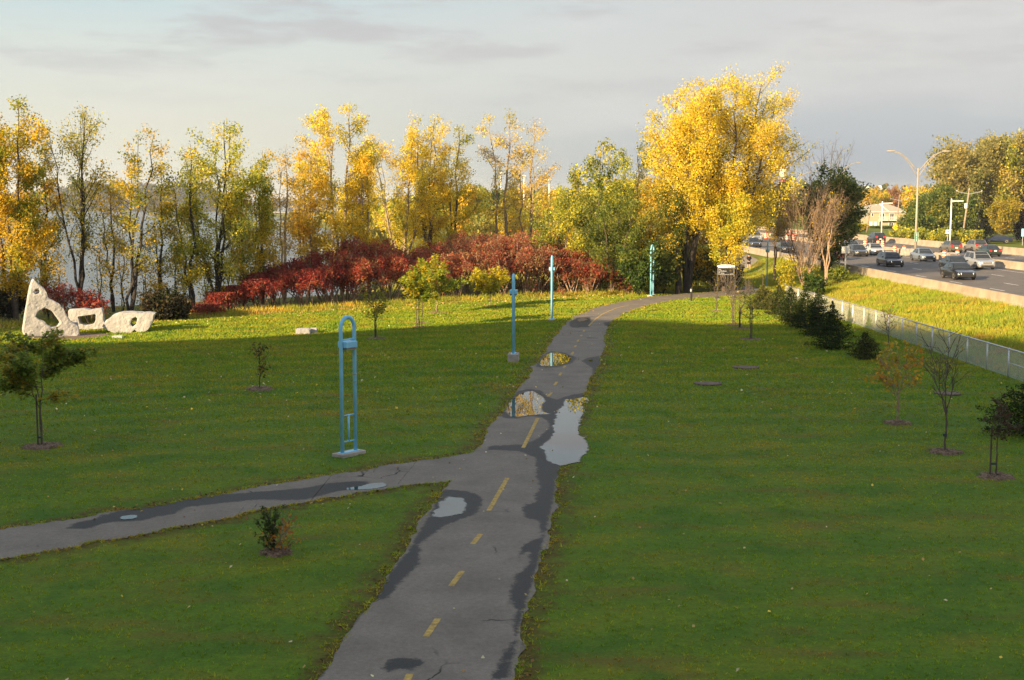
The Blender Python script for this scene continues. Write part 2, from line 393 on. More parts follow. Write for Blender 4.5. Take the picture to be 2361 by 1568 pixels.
def feather(m):
    nt = m.node_tree; N, L = nt.nodes.new, nt.links.new
    a = N('ShaderNodeAttribute'); a.attribute_name = 'depth'; g = N('ShaderNodeNewGeometry')
    n = N('ShaderNodeTexNoise'); n.inputs['Scale'].default_value = 5; n.inputs['Detail'].default_value = 6; L(g.outputs['Position'], n.inputs['Vector'])
    ad = N('ShaderNodeMath'); ad.operation = 'MULTIPLY_ADD'; ad.inputs[1].default_value = .8; L(n.outputs['Fac'], ad.inputs[0]); L(a.outputs['Fac'], ad.inputs[2])
    r = N('ShaderNodeMapRange'); r.interpolation_type = 'SMOOTHSTEP'; r.inputs[1].default_value = .35; r.inputs[2].default_value = 1.15; L(ad.outputs[0], r.inputs[0])
    t = N('ShaderNodeBsdfTransparent'); ms = N('ShaderNodeMixShader'); L(r.outputs[0], ms.inputs[0]); L(t.outputs[0], ms.inputs[1]); L(nt.nodes['Principled BSDF'].outputs[0], ms.inputs[2]); L(ms.outputs[0], nt.nodes['Material Output'].inputs[0])
    return m
feather(M['puddle'])
M['puddle_rippled'] = make_water('rippled_puddle', (.05, .05, .05), .3, .5, 5, .03)
feather(M['puddle_rippled'])
M['lake'] = make_water('lake_water', (.06, .075, .09), .25, .9, .5, .5, .5); M['lake'].node_tree.nodes['Principled BSDF'].inputs['Specular IOR Level'].default_value = .19
M['blue'] = mat('blue_paint', (.23, .54, .73), .45, var=.10, vscale=3, spec=.4)
M['rust'] = mat('lamp_lens', (.20, .15, .11), .5)
M['band'] = mat('steel_band', (.25, .27, .28), .4, .6)
M['concrete'] = mat('concrete', (.33, .29, .25), .9, var=.25, vscale=3, bump=.3, bscale=20)
M['barrier'] = mat('barrier_concrete', (.285, .235, .175), .9, var=.22, vscale=.9, bump=.2, bscale=12)
M['stone'] = mat('white_stone', (.35, .345, .335), .9, var=.16, vscale=2.2, bump=.9, bscale=7, detail=8)
M['gravel'] = mat('gravel', (.14, .10, .07), .95, var=.5, vscale=14, bump=.8, bscale=30)
M['mulch'] = mat('mulch', (.175, .115, .075), .95, var=.65, vscale=22, bump=1.0, bscale=40, detail=8)
M['yellow_line'] = mat('path_yellow_paint', (.36, .24, .055), .8, var=.45, vscale=9)
M['white_line'] = mat('road_white_paint', (.62, .60, .56), .7, var=.2, vscale=4)
M['white'] = mat('white_paint', (.60, .60, .585), .5)
M['black'] = mat('black_panel', (.012, .012, .012), .4)
M['dark_metal'] = mat('dark_metal', (.05, .052, .055), .5, .3)
M['galv'] = mat('galvanised_steel', (.50, .51, .52), .45, .5, var=.1, vscale=3)
M['lamp_grey'] = mat('lamp_steel', (.28, .25, .20), .6, var=.06, vscale=2)
M['wood'] = mat('weathered_wood', (.24, .19, .14), .9, var=.3, vscale=3)
M['stake'] = mat('stake_wood', (.075, .052, .04), .9, var=.3, vscale=8)
M['tie'] = mat('tree_tie', (.02, .03, .05), .7)
M['green_sign'] = mat('green_sign', (.012, .23, .13), .5)
M['yellow_sign'] = mat('yellow_sign', (.75, .42, .01), .5)
M['red_sign'] = mat('red_sign', (.45, .02, .02), .5)
M['orange'] = mat('drum_orange', (.80, .12, .025), .5)
M['tyre'] = mat('tyre_rubber', (.018, .018, .018), .85)
M['rim'] = mat('wheel_rim', (.45, .44, .42), .35, .7)
M['glass'] = mat('car_glass', (.02, .025, .028), .06, spec=.6)
M['headlight'] = mat('headlight', (.9, .85, .7), .2, emis=(1, .82, .5), estr=.9)
M['taillight'] = mat('tail_light', (.50, .02, .02), .25, emis=(1, .03, .02), estr=.05)
M['trim'] = mat('black_trim', (.02, .02, .02), .5)
M['chrome'] = mat('chrome', (.6, .6, .6), .2, .9)
M['plate'] = mat('number_plate', (.75, .75, .72), .5)
M['siding'] = mat('beige_siding', (.31, .265, .175), .85, var=.06, vscale=2)
M['roof'] = mat('pale_shingle', (.29, .275, .22), .9, var=.12, vscale=5)
M['winglass'] = mat('window_glass', (.045, .045, .045), .1)
M['cream'] = mat('cream_wall', (.46, .39, .28), .85, var=.08, vscale=.5)
M['iron'] = mat('rusty_iron', (.10, .066, .045), .8, 0, var=.35, vscale=8)
M['skin'] = mat('skin', (.42, .24, .16), .6)
M['cloth'] = mat('black_cloth', (.008, .008, .010), .9)
M['hair'] = mat('dark_hair', (.012, .009, .007), .8)
M['deadleaf'] = make_leaf_mat('fallen_leaf', .1, .7)
M['blocker'] = mat('shade_block_grey', (.36, .33, .30), .9, var=.1, vscale=.6)  # plain grey for the added shade-casting block

# ------------------------------------------------------------------ outlines measured on the photo
def crop(pts, s, ox, oy, z=0.0): return [nat(ox + a / s, oy + b / s, z) for a, b in pts]
def spline(P, n):
    P = np.array(P, float)
    d = np.concatenate([[0], np.cumsum(np.hypot(*np.diff(P, axis=0).T))])
    t = np.linspace(0, d[-1], n)
    return np.stack([np.interp(t, d, P[:, 0]), np.interp(t, d, P[:, 1])], 1)
def smooth_line(P, it=6):
    P = np.array(P, float)
    for _ in range(it):
        Q = P.copy(); Q[1:-1] = (P[:-2] + 2 * P[1:-1] + P[2:]) / 4; P = Q
    return P
LE = [at(*p) for p in [(690, 1640), (733, 1568), (800, 1470), (870, 1375), (925, 1275), (978, 1185), (1030, 1112), (1062, 1075), (1092, 1042), (1120, 1000), (1160, 950), (1203, 885), (1240, 838), (1265, 800), (1285, 765), (1310, 740), (1345, 720), (1400, 702), (1460, 691)]]
RE = [at(*p) for p in [(1160, 1640), (1180, 1568), (1203, 1470), (1230, 1360), (1250, 1290), (1268, 1200), (1278, 1110), (1291, 1065), (1316, 1000), (1348, 915), (1370, 860), (1387, 810), (1398, 765), (1412, 741), (1440, 722), (1500, 702), (1570, 689.5)]]
LE = [(LE[0][0] - 3, 4.0)] + LE + [(12.5, 104.2), (16.0, 106.6), (19.2, 110.5), (21.4, 117), (23.3, 127), (25.2, 140), (27.0, 155), (28.6, 175)]
RE = [(RE[0][0] - 2, 4.0)] + RE + [(15.6, 102.0), (19.0, 103.6), (22.0, 107.8), (24.2, 115.5), (26.2, 126), (28.0, 139), (29.6, 154), (30.9, 174)]
NP_, MP_ = 1100, 42
LEs, REs = smooth_line(spline(LE, NP_), 200), smooth_line(spline(RE, NP_), 200)
def crumble(P, seed, amp=.05):        # a worn, broken asphalt edge
    rs = np.random.RandomState(seed); n = rs.randn(len(P)); a = n.copy(); b = n.copy()
    for _ in range(1): a = (np.roll(a, 1) + 2 * a + np.roll(a, -1)) / 4
    for _ in range(60): b = (np.roll(b, 1) + 2 * b + np.roll(b, -1)) / 4
    d = np.gradient(P, axis=0); d /= np.linalg.norm(d, axis=1)[:, None]
    return P + np.stack([d[:, 1], -d[:, 0]], 1) * (a * amp + b * amp * 4.5)[:, None]
LEs, REs = crumble(LEs, 1), crumble(REs, 2)
SU = [at(*p) for p in [(-2600, 1650), (-1200, 1425), (-420, 1290), (-200, 1255), (0, 1222), (100, 1208), (215, 1190), (400, 1160), (500, 1141), (700, 1106), (870, 1079), (980, 1060), (1060, 1048), (1105, 1040), (1150, 1032)]]
SL = [at(*p) for p in [(-2600, 1800), (-1200, 1540), (-420, 1385), (-200, 1330), (0, 1290), (100, 1274), (300, 1238), (500, 1198), (700, 1157), (850, 1132), (960, 1117), (1030, 1112), (1080, 1107), (1130, 1102)]]
SUs, SLs = crumble(smooth_line(spline(SU, 640), 60), 3), crumble(smooth_line(spline(SL, 640), 60), 4)
PATH_POLY = np.concatenate([LEs, REs[::-1]])
SPUR_POLY = np.concatenate([SUs, SLs[::-1]])
def inside(P, poly):
    x, y = P[:, 0], P[:, 1]; r = np.zeros(len(P), bool)
    a, b = poly, np.roll(poly, -1, 0)
    for (x0, y0), (x1, y1) in zip(a, b):
        if y0 == y1: continue
        c = ((y0 > y) != (y1 > y))
        r ^= c & (x < (x1 - x0) * (y - y0) / (y1 - y0) + x0)
    return r
def dist_poly(P, poly, closed=True):
    d = np.full(len(P), 1e9)
    a = poly; b = np.roll(poly, -1, 0)
    if not closed: a, b = poly[:-1], poly[1:]
    for p, q in zip(a, b):
        e = q - p; L2 = e @ e
        if L2 < 1e-12: continue
        t = np.clip(((P - p) @ e) / L2, 0, 1)
        d = np.minimum(d, np.hypot(*(P - p - t[:, None] * e).T))
    return d
def sdf(P, poly):
    poly = np.asarray(poly, float)
    d = dist_poly(P, poly)
    return np.where(inside(P, poly), d, -d)
C2 = (1.96, 1900, 1100); C3 = (1.816, 1100, 1900); C7 = (1.9125, 0, 1900)
PUD = {
 'small': crop([(500, 695), (520, 655), (580, 614), (640, 609), (700, 622), (745, 640), (765, 655), (730, 690), (660, 713), (570, 721), (505, 716)], *C2),
 'mirror': crop([(230, 1065), (250, 1010), (330, 942), (400, 917), (460, 911), (520, 945), (555, 972), (560, 992), (530, 1030), (540, 1075), (610, 1095), (500, 1100), (430, 1105), (340, 1120), (262, 1115)], *C2),
 'big': crop([(700, 980), (760, 975), (870, 957), (920, 985), (905, 1005), (860, 1010), (850, 1030), (865, 1070), (850, 1110), (830, 1145), (815, 1180), (820, 1240), (845, 1275), (880, 1265), (885, 1310), (905, 1355), (880, 1400), (835, 1440), (840, 1470), (760, 1480), (720, 1490), (660, 1503), (600, 1488), (545, 1450), (532, 1390), (492, 1350), (570, 1300), (608, 1240), (620, 1130), (650, 1060), (688, 1020)], *C2),
 'near': crop([(1128, 275), (1178, 242), (1188, 200), (1280, 148), (1300, 165), (1380, 172), (1405, 215), (1400, 250), (1370, 288), (1250, 308), (1190, 320), (1140, 312)], *C3),
 'branch': crop([(505, 100), (620, 85), (700, 64), (780, 58), (818, 72), (800, 88), (740, 102), (600, 113), (520, 112)], *C3),
 'branch_far': crop([(905, 335), (940, 318), (1000, 310), (1050, 312), (1062, 325), (1020, 342), (950, 348)], *C7),
 'far': crop([(785, 352), (820, 338), (880, 340), (903, 350), (870, 364), (800, 371)], *C2),
 'side': crop([(872, 672), (905, 662), (935, 668), (930, 682), (890, 684)], *C2),
}
WET = [
 crop([(475, 722), (515, 640), (590, 598), (700, 610), (800, 652), (760, 695), (650, 724), (560, 732)], *C2),
 crop([(200, 1110), (260, 985), (340, 912), (420, 893), (520, 908), (565, 955), (640, 980), (740, 945), (880, 920), (930, 960), (930, 1010), (870, 1120), (850, 1250), (920, 1330), (900, 1420), (850, 1480), (700, 1520), (680, 1580), (480, 1580), (470, 1435), (350, 1385), (100, 1375), (110, 1342), (380, 1332), (480, 1290), (585, 1200), (570, 1150), (520, 1118), (430, 1108), (330, 1130), (230, 1125)], *C2),
 crop([(1240, 105), (1400, 122), (1485, 150), (1512, 190), (1462, 290), (1250, 362), (1130, 450), (1055, 500), (1062, 600), (1050, 655), (900, 800), (850, 885), (700, 940), (600, 1060), (480, 1230), (380, 1400), (330, 1490), (200, 1490), (420, 1200), (700, 880), (950, 570), (1100, 330), (1200, 130)], *C3),
 crop([(1790, 250), (1812, 220), (1890, 203), (1885, 140), (1925, 90), (1885, -20), (2060, -20), (2010, 260), (1990, 330), (1900, 700), (1830, 930), (1760, 1200), (1700, 1500), (1560, 1500), (1600, 1400), (1665, 1290), (1742, 1200), (1722, 1100), (1752, 980), (1712, 930), (1700, 850), (1732, 800), (1745, 730), (1850, 650), (1845, 560), (1765, 610), (1785, 520), (1930, 450), (1920, 340), (1812, 312)], *C3),
 crop([(785, 1412), (820, 1342), (960, 1332), (1060, 1348), (1100, 1375), (1000, 1425), (900, 1418), (805, 1448)], *C3),
 crop([(510, 412), (560, 368), (700, 343), (760, 318), (900, 278), (1060, 258), (1400, 188), (1700, 153), (2000, 128), (2330, 102), (2500, 68), (2700, 48), (2800, 52), (2860, 75), (2720, 110), (2580, 130), (2330, 192), (2150, 198), (1990, 188), (1800, 208), (1450, 248), (1380, 268), (1340, 298), (1200, 324), (1100, 352), (820, 368), (700, 408), (600, 418)], *C7),
 crop([(740, 372), (800, 335), (905, 335), (910, 360), (900, 410), (760, 415), (740, 400)], *C2),
 crop([(1000, 375), (1090, 365), (1060, 405), (1020, 400)], *C2),
 crop([(830, 675), (880, 652), (975, 636), (990, 690), (960, 745), (920, 790), (915, 730), (870, 700)], *C2),
 crop([(870, 490), (970, 495), (970, 500), (880, 500)], *C2),
]
def wetness(P):
    w = np.full(len(P), -5.0)
    for poly in WET: w = np.maximum(w, sdf(P, poly))
    return np.clip(.5 + w / .55, 0, 1)

# ------------------------------------------------------------------ the ground
def grid_mesh(name, X, Y, Z, mats, smooth=True):
    nx, ny = X.shape[1], X.shape[0]
    V = np.stack([X, Y, Z], -1).reshape(-1, 3)
    i = np.arange(nx * ny).reshape(ny, nx)
    q = np.stack([i[:-1, :-1], i[:-1, 1:], i[1:, 1:], i[1:, :-1]], -1).reshape(-1, 4)
    me = bpy.data.meshes.new(name)
    me.vertices.add(len(V)); me.vertices.foreach_set('co', V.astype(np.float32).ravel())
    me.loops.add(len(q) * 4); me.loops.foreach_set('vertex_index', q.astype(np.int32).ravel())
    me.polygons.add(len(q)); me.polygons.foreach_set('loop_start', np.arange(0, len(q) * 4, 4, dtype=np.int32))
    me.update(calc_edges=True)
    if smooth: me.polygons.foreach_set('use_smooth', np.ones(len(q), bool))
    for m in mats: me.materials.append(m)
    return me, V
def axis(*parts):
    a = np.concatenate([np.arange(lo, hi, st) for lo, hi, st in parts] + [[parts[-1][1]]])
    return np.unique(np.round(a, 4))
gx = axis((-6000, -400, 700), (-400, -80, 20), (-80, -40, 2), (-40, 32, .35), (32, 80, 4), (80, 400, 40), (400, 6000, 700))
gy = axis((-600, -20, 40), (-20, 14, 2), (14, 60, .3), (60, 112, .4), (112, 180, 2), (180, 500, 16), (500, 1500, 100), (1500, 9000, 1250))
X, Y = np.meshgrid(gx, gy)
me, V = grid_mesh('lawn', X, Y, zt(X, Y), [M['lawn']])
P2 = V[:, :2]
near = (np.abs(P2[:, 0]) < 42) & (P2[:, 1] > 0) & (P2[:, 1] < 182)
dv = np.full(len(P2), 9.0)
Pn = P2[near]
def edge_dist(Pn):
    d = np.minimum(np.minimum(dist_poly(Pn, LEs[::6], False), dist_poly(Pn, REs[::6], False)), np.minimum(dist_poly(Pn, SUs[::6], False), dist_poly(Pn, SLs[::6], False)))
    return d
dv[near] = edge_dist(Pn)
verge = np.clip(1 - dv / 1.2, 0, 1) * .66
a = me.attributes.new('verge', 'FLOAT', 'POINT'); a.data.foreach_set('value', verge.astype(np.float32))
EDGE_X = [-60, -30, -18, -5.8, 8.5, 16, 40]; EDGE_Y = [66, 76.5, 85.2, 95.3, 104.8, 111, 130]
ed = P2[:, 1] - np.interp(P2[:, 0], EDGE_X, EDGE_Y)
rough = sst(-4.0, 1.5, ed) * .85
rough = np.maximum(rough * (1 - sst(19, 22, P2[:, 0])), sst(21.5, 24, P2[:, 0]) * .42)
a = me.attributes.new('rough', 'FLOAT', 'POINT'); a.data.foreach_set('value', rough.astype(np.float32))
tag(link('lawn', me), kind='structure')

# lake
me, _ = grid_mesh('lake', *[np.array(k, float) for k in np.meshgrid([-6000, -200, 40], [-500, 60, 600, 9000])], np.full((4, 3), -3.0), [M['lake']], False)
tag(link('lake', me), kind='structure')

# path and its branch
def strip(name, A, B, m, n, dz, matl):
    t = np.linspace(0, 1, m)[None, :, None]
    G = A[:, None, :] * (1 - t) + B[:, None, :] * t
    Z = zt(G[..., 0], G[..., 1]) + dz + .03 * np.sin(np.pi * t[..., 0]) * 0
    me, V = grid_mesh(name, G[..., 0], G[..., 1], Z, [matl])
    a = me.attributes.new('wet', 'FLOAT', 'POINT'); a.data.foreach_set('value', wetness(V[:, :2]).astype(np.float32))
    return me
def pair(A, B):                # resample both edges against shared progress
    sa = np.linspace(0, 1, len(A))
    return A, B
tag(link('cycle_path', strip('cycle_path', LEs, REs, MP_, NP_, .014, M['path'])), kind='structure')
tag(link('side_path', strip('side_path', SUs, SLs, 26, 640, .010, M['path'])), kind='structure')

# yellow centre dashes
mb = MB()
def dash(p, q, w=.12, z=.018):
    p, q = Vector(p), Vector(q); d = (q - p).normalized(); n = Vector((-d.y, d.x)) * w / 2
    k = max(1, int((q - p).length / .6))
    for i in range(k):
        a, b = p.lerp(q, i / k), p.lerp(q, (i + 1) / k)
        za, zb = zg(a.x, a.y) + z, zg(b.x, b.y) + z
        mb.quad((*(a - n), za), (*(a + n), za), (*(b + n), zb), (*(b - n), zb))
for a, b in [((930, 1592), (945, 1556)), ((982, 1470), (1010, 1428)), ((1040, 1353), (1066, 1318)), ((1090, 1256), (1108, 1233)), ((1127, 1179), (1170, 1103)), ((1206, 1034), (1240, 965)),
             ((1264, 915), (1271, 906)), ((1279, 888.5), (1284, 881)), ((1290, 866.5), (1294.5, 860)), ((1300, 849), (1303, 844)), ((1318, 818), (1322, 812)), ((1325, 801), (1328, 797)), ((1331, 788), (1334, 784)), ((1339, 776), (1341, 773)), ((1345.5, 765), (1347.5, 762))]:
    dash(at(*a), at(*b))
cl = [at(1357, 752), at(1372, 737), at(1390, 724), at(1420, 711), at(1450, 703.5)]
for a, b in zip(cl[:-1], cl[1:]): dash(a, b, .10)
tag(mb.build('path_marking', M['yellow_line']), kind='structure')

# puddles: water lying in the hollows
PUD_LABEL = {
 'small': 'small puddle mirroring a blue lamp post at the left edge of the cycle path',
 'mirror': 'puddle mirroring yellow trees and a blue post, left half of the path',
 'big': 'largest pale puddle spilling from the path over the right-hand grass',
 'near': 'bright rounded puddle just below the fork at the left path edge',
 'branch': 'narrow puddle on the side path reflecting a blue lamp post',
 'branch_far': 'thin bright puddle on the side path near the photo\'s left side',
 'far': 'farthest puddle, a dark sliver where the path enters sunlight',
 'side': 'tiny bright puddle at the right path edge opposite the small mirror puddle'}
def ragged(poly, seed, amp):
    rs = np.random.RandomState(seed)
    P = spline(list(poly) + [poly[0]], max(60, len(poly) * 10))[:-1]
    n = rs.randn(len(P), 2); 
    for _ in range(2): n = (np.roll(n, 1, 0) + n * 2 + np.roll(n, -1, 0)) / 4
    return P + n * amp
FADE = {'small': .10, 'mirror': .16, 'big': .10, 'near': .11, 'branch': .035, 'branch_far': .05, 'far': .3, 'side': .25}
for i, (k, poly) in enumerate(PUD.items()):
    P = ragged(poly, i, .05 if k in ('big', 'near') else .02)
    zz = max(zg(x, y) for x, y in P) + .0195
    lo, hi = P.min(0) - .05, P.max(0) + .05
    st = .045 if k in ('near', 'branch', 'branch_far', 'big', 'mirror') else .06
    gx_, gy_ = np.arange(lo[0], hi[0], st), np.arange(lo[1], hi[1], st)
    X, Y = np.meshgrid(gx_, gy_)
    d = sdf(np.stack([X.ravel(), Y.ravel()], 1), P).reshape(X.shape)
    ii = np.arange(X.size).reshape(X.shape)
    q = np.stack([ii[:-1, :-1], ii[:-1, 1:], ii[1:, 1:], ii[1:, :-1]], -1).reshape(-1, 4)
    keep = d.ravel()[q].max(1) > 0; q = q[keep]
    used, inv = np.unique(q, return_inverse=True); q = inv.reshape(-1, 4)
    me = newmesh('puddle', np.stack([X.ravel()[used], Y.ravel()[used], np.full(len(used), zz)], 1), q, [M['puddle'] if k != 'far' else M['puddle_rippled']])
    a_ = me.attributes.new('depth', 'FLOAT', 'POINT'); a_.data.foreach_set('value', (d.ravel()[used] / FADE[k]).astype(np.float32))
    tag(link('puddle', me), PUD_LABEL[k], 'puddle', 'puddles on the path')

# highway: two carriageways between concrete barriers
ZR = 1.0
mb = MB(); ys = list(range(20, 420, 10))
for a, b in zip(ys[:-1], ys[1:]): mb.quad((31.9, a, ZR), (64.5, a, ZR), (64.5, b, ZR), (31.9, b, ZR))
mb.quad((31.9, 410, ZR), (64.5, 410, ZR), (75, 900, ZR - 3), (30, 900, ZR - 3))
tag(mb.build('highway', M['road']), kind='structure')
mb = MB()
for x, L_, gap, w in ((36.4, 3.0, 6.0, .13), (40.0, 3.0, 9.0, .13), (43.7, 3.0, 9.0, .13), (33.4, 1.6, 4.6, .13), (55.2, 3, 9, .13), (58.8, 3, 9, .13)):
    y = 40 + x % 3
    while y < 330:
        mb.quad((x - w / 2, y, ZR + .004), (x + w / 2, y, ZR + .004), (x + w / 2, y + L_, ZR + .004), (x - w / 2, y + L_, ZR + .004)); y += L_ + gap
for x in (47.6, 51.8, 62.4):
    mb.quad((x - .06, 40, ZR + .004), (x + .06, 40, ZR + .004), (x + .06, 380, ZR + .004), (x - .06, 380, ZR + .004))
tag(mb.build('road_marking', M['white_line']), kind='structure')
def jersey(x0, y0, x1, y1, label, h=.84, w=.30, zb=ZR - .1):
    prof = [(-w, 0), (-w, .12), (-w * .5, .38), (-w * .32, h), (w * .32, h), (w * .5, .38), (w, .12), (w, 0)]
    root = thing('concrete_barrier', label, 'barrier', (x0, y0, zb), 0, 'concrete barriers of the highway')
    L_ = y1 - y0; seg = 6.0; k = 0; m_ = MB()
    n = int(L_ / seg)
    for i in range(n):
        a, b = i * seg, (i + 1) * seg - .03
        xa, xb = (x1 - x0) * i / n, (x1 - x0) * (i + 1) / n
        V = [(xa + p, a, q) for p, q in prof] + [(xb + p, b, q) for p, q in prof]
        N_ = len(prof)
        m_.add(V, [tuple(range(N_ - 1, -1, -1)), tuple(range(N_, 2 * N_))] + [(j, (j + 1) % N_, N_ + (j + 1) % N_, N_ + j) for j in range(N_)])
    m_.build('barrier_wall', M['barrier'], root)
    return root
jersey(31.55, 50, 31.4, 300, 'concrete barrier between the grass bank and the near lanes')
jersey(49.8, 90, 49.3, 330, 'concrete median barrier between the two directions of traffic')
jersey(64.2, 120, 61.2, 330, 'long low concrete barrier on the far side of the highway', h=1.0)

# ------------------------------------------------------------------ unseen block added behind the camera, its top shaped to shade the near lawn
sh = Vector((-SD.x, -SD.y)).normalized()               # the way shadows fall
pd = Vector((sh.y, -sh.x))                             # across it
TEL = math.tan(R(SUN_EL))
def ps(p): return p[0] * pd.x + p[1] * pd.y, p[0] * sh.x + p[1] * sh.y
S_OCC = -40.0
edge_pts = [(*ps(at(-260, 800)), 0), (*ps(at(0, 796)), 0), (*ps(at(242, 792)), 0), (*ps(at(560, 781)), 0), (*ps(at(870, 756)), 0), (*ps(at(1280, 736)), 0), (*ps(at(1500, 739)), 0), (*ps(at(1650, 748)), 0),
            (*ps(at(1780, 742)), 0), (*ps(at(1930, 748)), 0), (*ps((21.5, 60)), 0), (*ps((26, 66)), .5), (*ps((28, 52)), 0.5), (*ps((30, 40)), 0), (*ps((34, 20)), 0)]
edge_pts.sort(key=lambda k: k[0])
roof = []  # block heights worked back from the wanted shade edge
for p, s, z in edge_pts:
    h = z + TEL * (s - S_OCC)
    if roof and p - roof[-1][0] < 3.0: continue
    roof.append((p, h))
p0 = roof[0][0]
roof = [(p0 - 34, 27.5), (p0 - 14, 27.0), (p0 - 5, 25.5), (p0 - 3.6, roof[0][1] + 3.0)] + roof + [(roof[-1][0] + 40, roof[-1][1])]
mb = MB()
front = [(p, 0) for p in (roof[0][0], roof[-1][0])]
def pw(p, s, z): return (pd.x * p + sh.x * s, pd.y * p + sh.y * s, z)
bl = thing('shade_block', 'unseen grey stepped block added behind the viewpoint to shade the near lawn', 'building', pw(roof[0][0], S_OCC, 0))
o0 = Vector(bl.location)
def rel(p, s, z): return tuple(Vector(pw(p, s, z)) - o0)
n = len(roof)
V = [rel(p, S_OCC, -4) for p, h in roof] + [rel(p, S_OCC, h) for p, h in roof] + [rel(p, S_OCC - 14, -4) for p, h in roof] + [rel(p, S_OCC - 14, h) for p, h in roof]
Fc = []
for i in range(n - 1):
    Fc += [(i, i + 1, n + i + 1, n + i), (2 * n + i, 3 * n + i, 3 * n + i + 1, 2 * n + i + 1), (n + i, n + i + 1, 3 * n + i + 1, 3 * n + i)]
Fc += [(0, n, 3 * n, 2 * n), (n - 1, 3 * n - 1, 4 * n - 1, 2 * n - 1)]
mb.add(V, Fc); mb.build('wall', M['blocker'], bl)  # shell of the added, unseen shade caster

# ------------------------------------------------------------------ blue arch lamps
def add_lamp(u, v, ang, label, block=0.0, y=None, z0=0.0):
    x, yy = at(u, v, z0)
    z0 = zg(x, yy)
    r = thing('path_lamp', label, 'lamp', (x, yy, z0), ang, 'blue arch lamps along the path')
    hw, hh, rt = .285, 4.06, .058
    zb = .1 + block
    P = [(-hw, 0, zb), (-hw, 0, hh - hw)] + [(hw * math.cos(t), 0, hh - hw + hw * 1.15 * math.sin(t)) for t in np.linspace(math.pi, 0, 15)[1:-1]] + [(hw, 0, hh - hw), (hw, 0, zb)]
    MB().tube(P, rt, 12).build('arch_frame', M['blue'], r, smooth=True)
    for h in (zb + .32, zb + 1.10): MB().tube([(-hw, 0, h), (hw, 0, h)], .022, 8).build('cross_bar', M['blue'], r, smooth=True)
    MB().tube([(0, 0, zb + .32), (0, 0, zb + 1.10)], .030, 8).build('upright_bar', M['blue'], r, smooth=True)
    MB().tube([(-hw, 0, 3.44), (hw, 0, 3.44)], .025, 8).build('cross_bar', M['blue'], r, smooth=True)
    hd = MB().box((0, 0, 3.30), (2 * hw - .10, .36, .19)).build('lamp_housing', M['blue'], r, bevel=.02)
    MB().box((0, 0, 3.175), (2 * hw - .15, .31, .06), 0, .9).build('lamp_lens', M['rust'], hd)
    for h in (2.38, 2.16): MB().lathe([(rt + .003, -.012), (rt + .006, 0), (rt + .003, .012)], 12, (hw, 0, h)).build('steel_band', M['band'], r)
    MB().box((0, 0, zb + .008), (2 * hw + .22, .22, .016)).build('base_plate', M['blue'], r, bevel=.004)
    m_ = MB()
    m_.box((0, 0, zb / 2 - .06), (2 * hw + (.42 if not block else .30), .46 if not block else .50, zb + .12))
    m_.build('concrete_footing', M['concrete'], r, bevel=.02)
    return r
add_lamp(805, 1049, R(54), 'blue arch lamp nearest the camera, seen open, on the lawn above the side path')
add_lamp(1184, 834, R(86), 'blue lamp on a raised concrete block, seen edge-on, left of the path', .30)
add_lamp(1272.5, 739, R(84), 'slim sunlit blue lamp in front of the red sumacs, left of the path bend')
add_lamp(1503, 683, R(62), 'sunlit blue arch lamp at the far bend of the path, before the green trees')
add_lamp(1768, 665, R(78), 'farthest blue lamp, shaded, behind the end of the chain-link fence', z0=-.05)

# ------------------------------------------------------------------ chain-link fence along the lawn
m = bpy.data.materials.new('chain_link'); m.use_nodes = True
nt = m.node_tree; N, L = nt.nodes.new, nt.links.new
p = nt.nodes['Principled BSDF']; p.inputs['Base Color'].default_value = (.55, .56, .56, 1); p.inputs['Roughness'].default_value = .5; p.inputs['Metallic'].default_value = .2
tc = N('ShaderNodeTexCoord')
def wave(rot):
    mp = N('ShaderNodeMapping'); mp.inputs['Rotation'].default_value = (rot, 0, 0); L(tc.outputs['Object'], mp.inputs[0])
    w = N('ShaderNodeTexWave'); w.bands_direction = 'Y'; w.inputs['Scale'].default_value = 4.5; L(mp.outputs[0], w.inputs['Vector'])
    g_ = N('ShaderNodeMath'); g_.operation = 'GREATER_THAN'; g_.inputs[1].default_value = .88; L(w.outputs['Fac'], g_.inputs[0]); return g_.outputs[0]
mxm = N('ShaderNodeMath'); mxm.operation = 'MAXIMUM'; L(wave(R(45)), mxm.inputs[0]); L(wave(R(-45)), mxm.inputs[1])
tp = N('ShaderNodeBsdfTransparent'); ms = N('ShaderNodeMixShader'); L(mxm.outputs[0], ms.inputs[0]); L(tp.outputs[0], ms.inputs[1]); L(p.outputs[0], ms.inputs[2])
L(ms.outputs[0], nt.nodes['Material Output'].inputs[0])
M['chain'] = m
FX, FY0, FY1, FH = 21.35, 30.0, 98.5, 1.22
fr = thing('chain_link_fence', 'long galvanised chain-link fence between the lawn and the highway bank', 'fence', (FX, FY0, 0))
mb = MB(); ys = np.arange(0, FY1 - FY0 + .1, 1.0)
def fx(y): return -.55 * (y / (FY1 - FY0)) + .15
for a, b in zip(ys[:-1], ys[1:]): mb.quad((fx(a), a, .03), (fx(b), b, .03), (fx(b), b, FH), (fx(a), a, FH))
mb.build('wire_mesh', M['chain'], fr)
yy = 0.0
while yy < FY1 - FY0 + .1:
    MB().tube([(fx(yy), yy, -.1), (fx(yy), yy, FH + .05)], .038, 8).build('post', M['galv'], fr, smooth=True); yy += 2.45
MB().tube([(fx(0), 0, FH), (fx(FY1 - FY0), FY1 - FY0, FH)], .036, 8).build('top_rail', M['galv'], fr, smooth=True)
MB().tube([(fx(0), 0, .62), (fx(24), 24.4, .62)], .022, 6).build('brace_rail', M['galv'], fr)

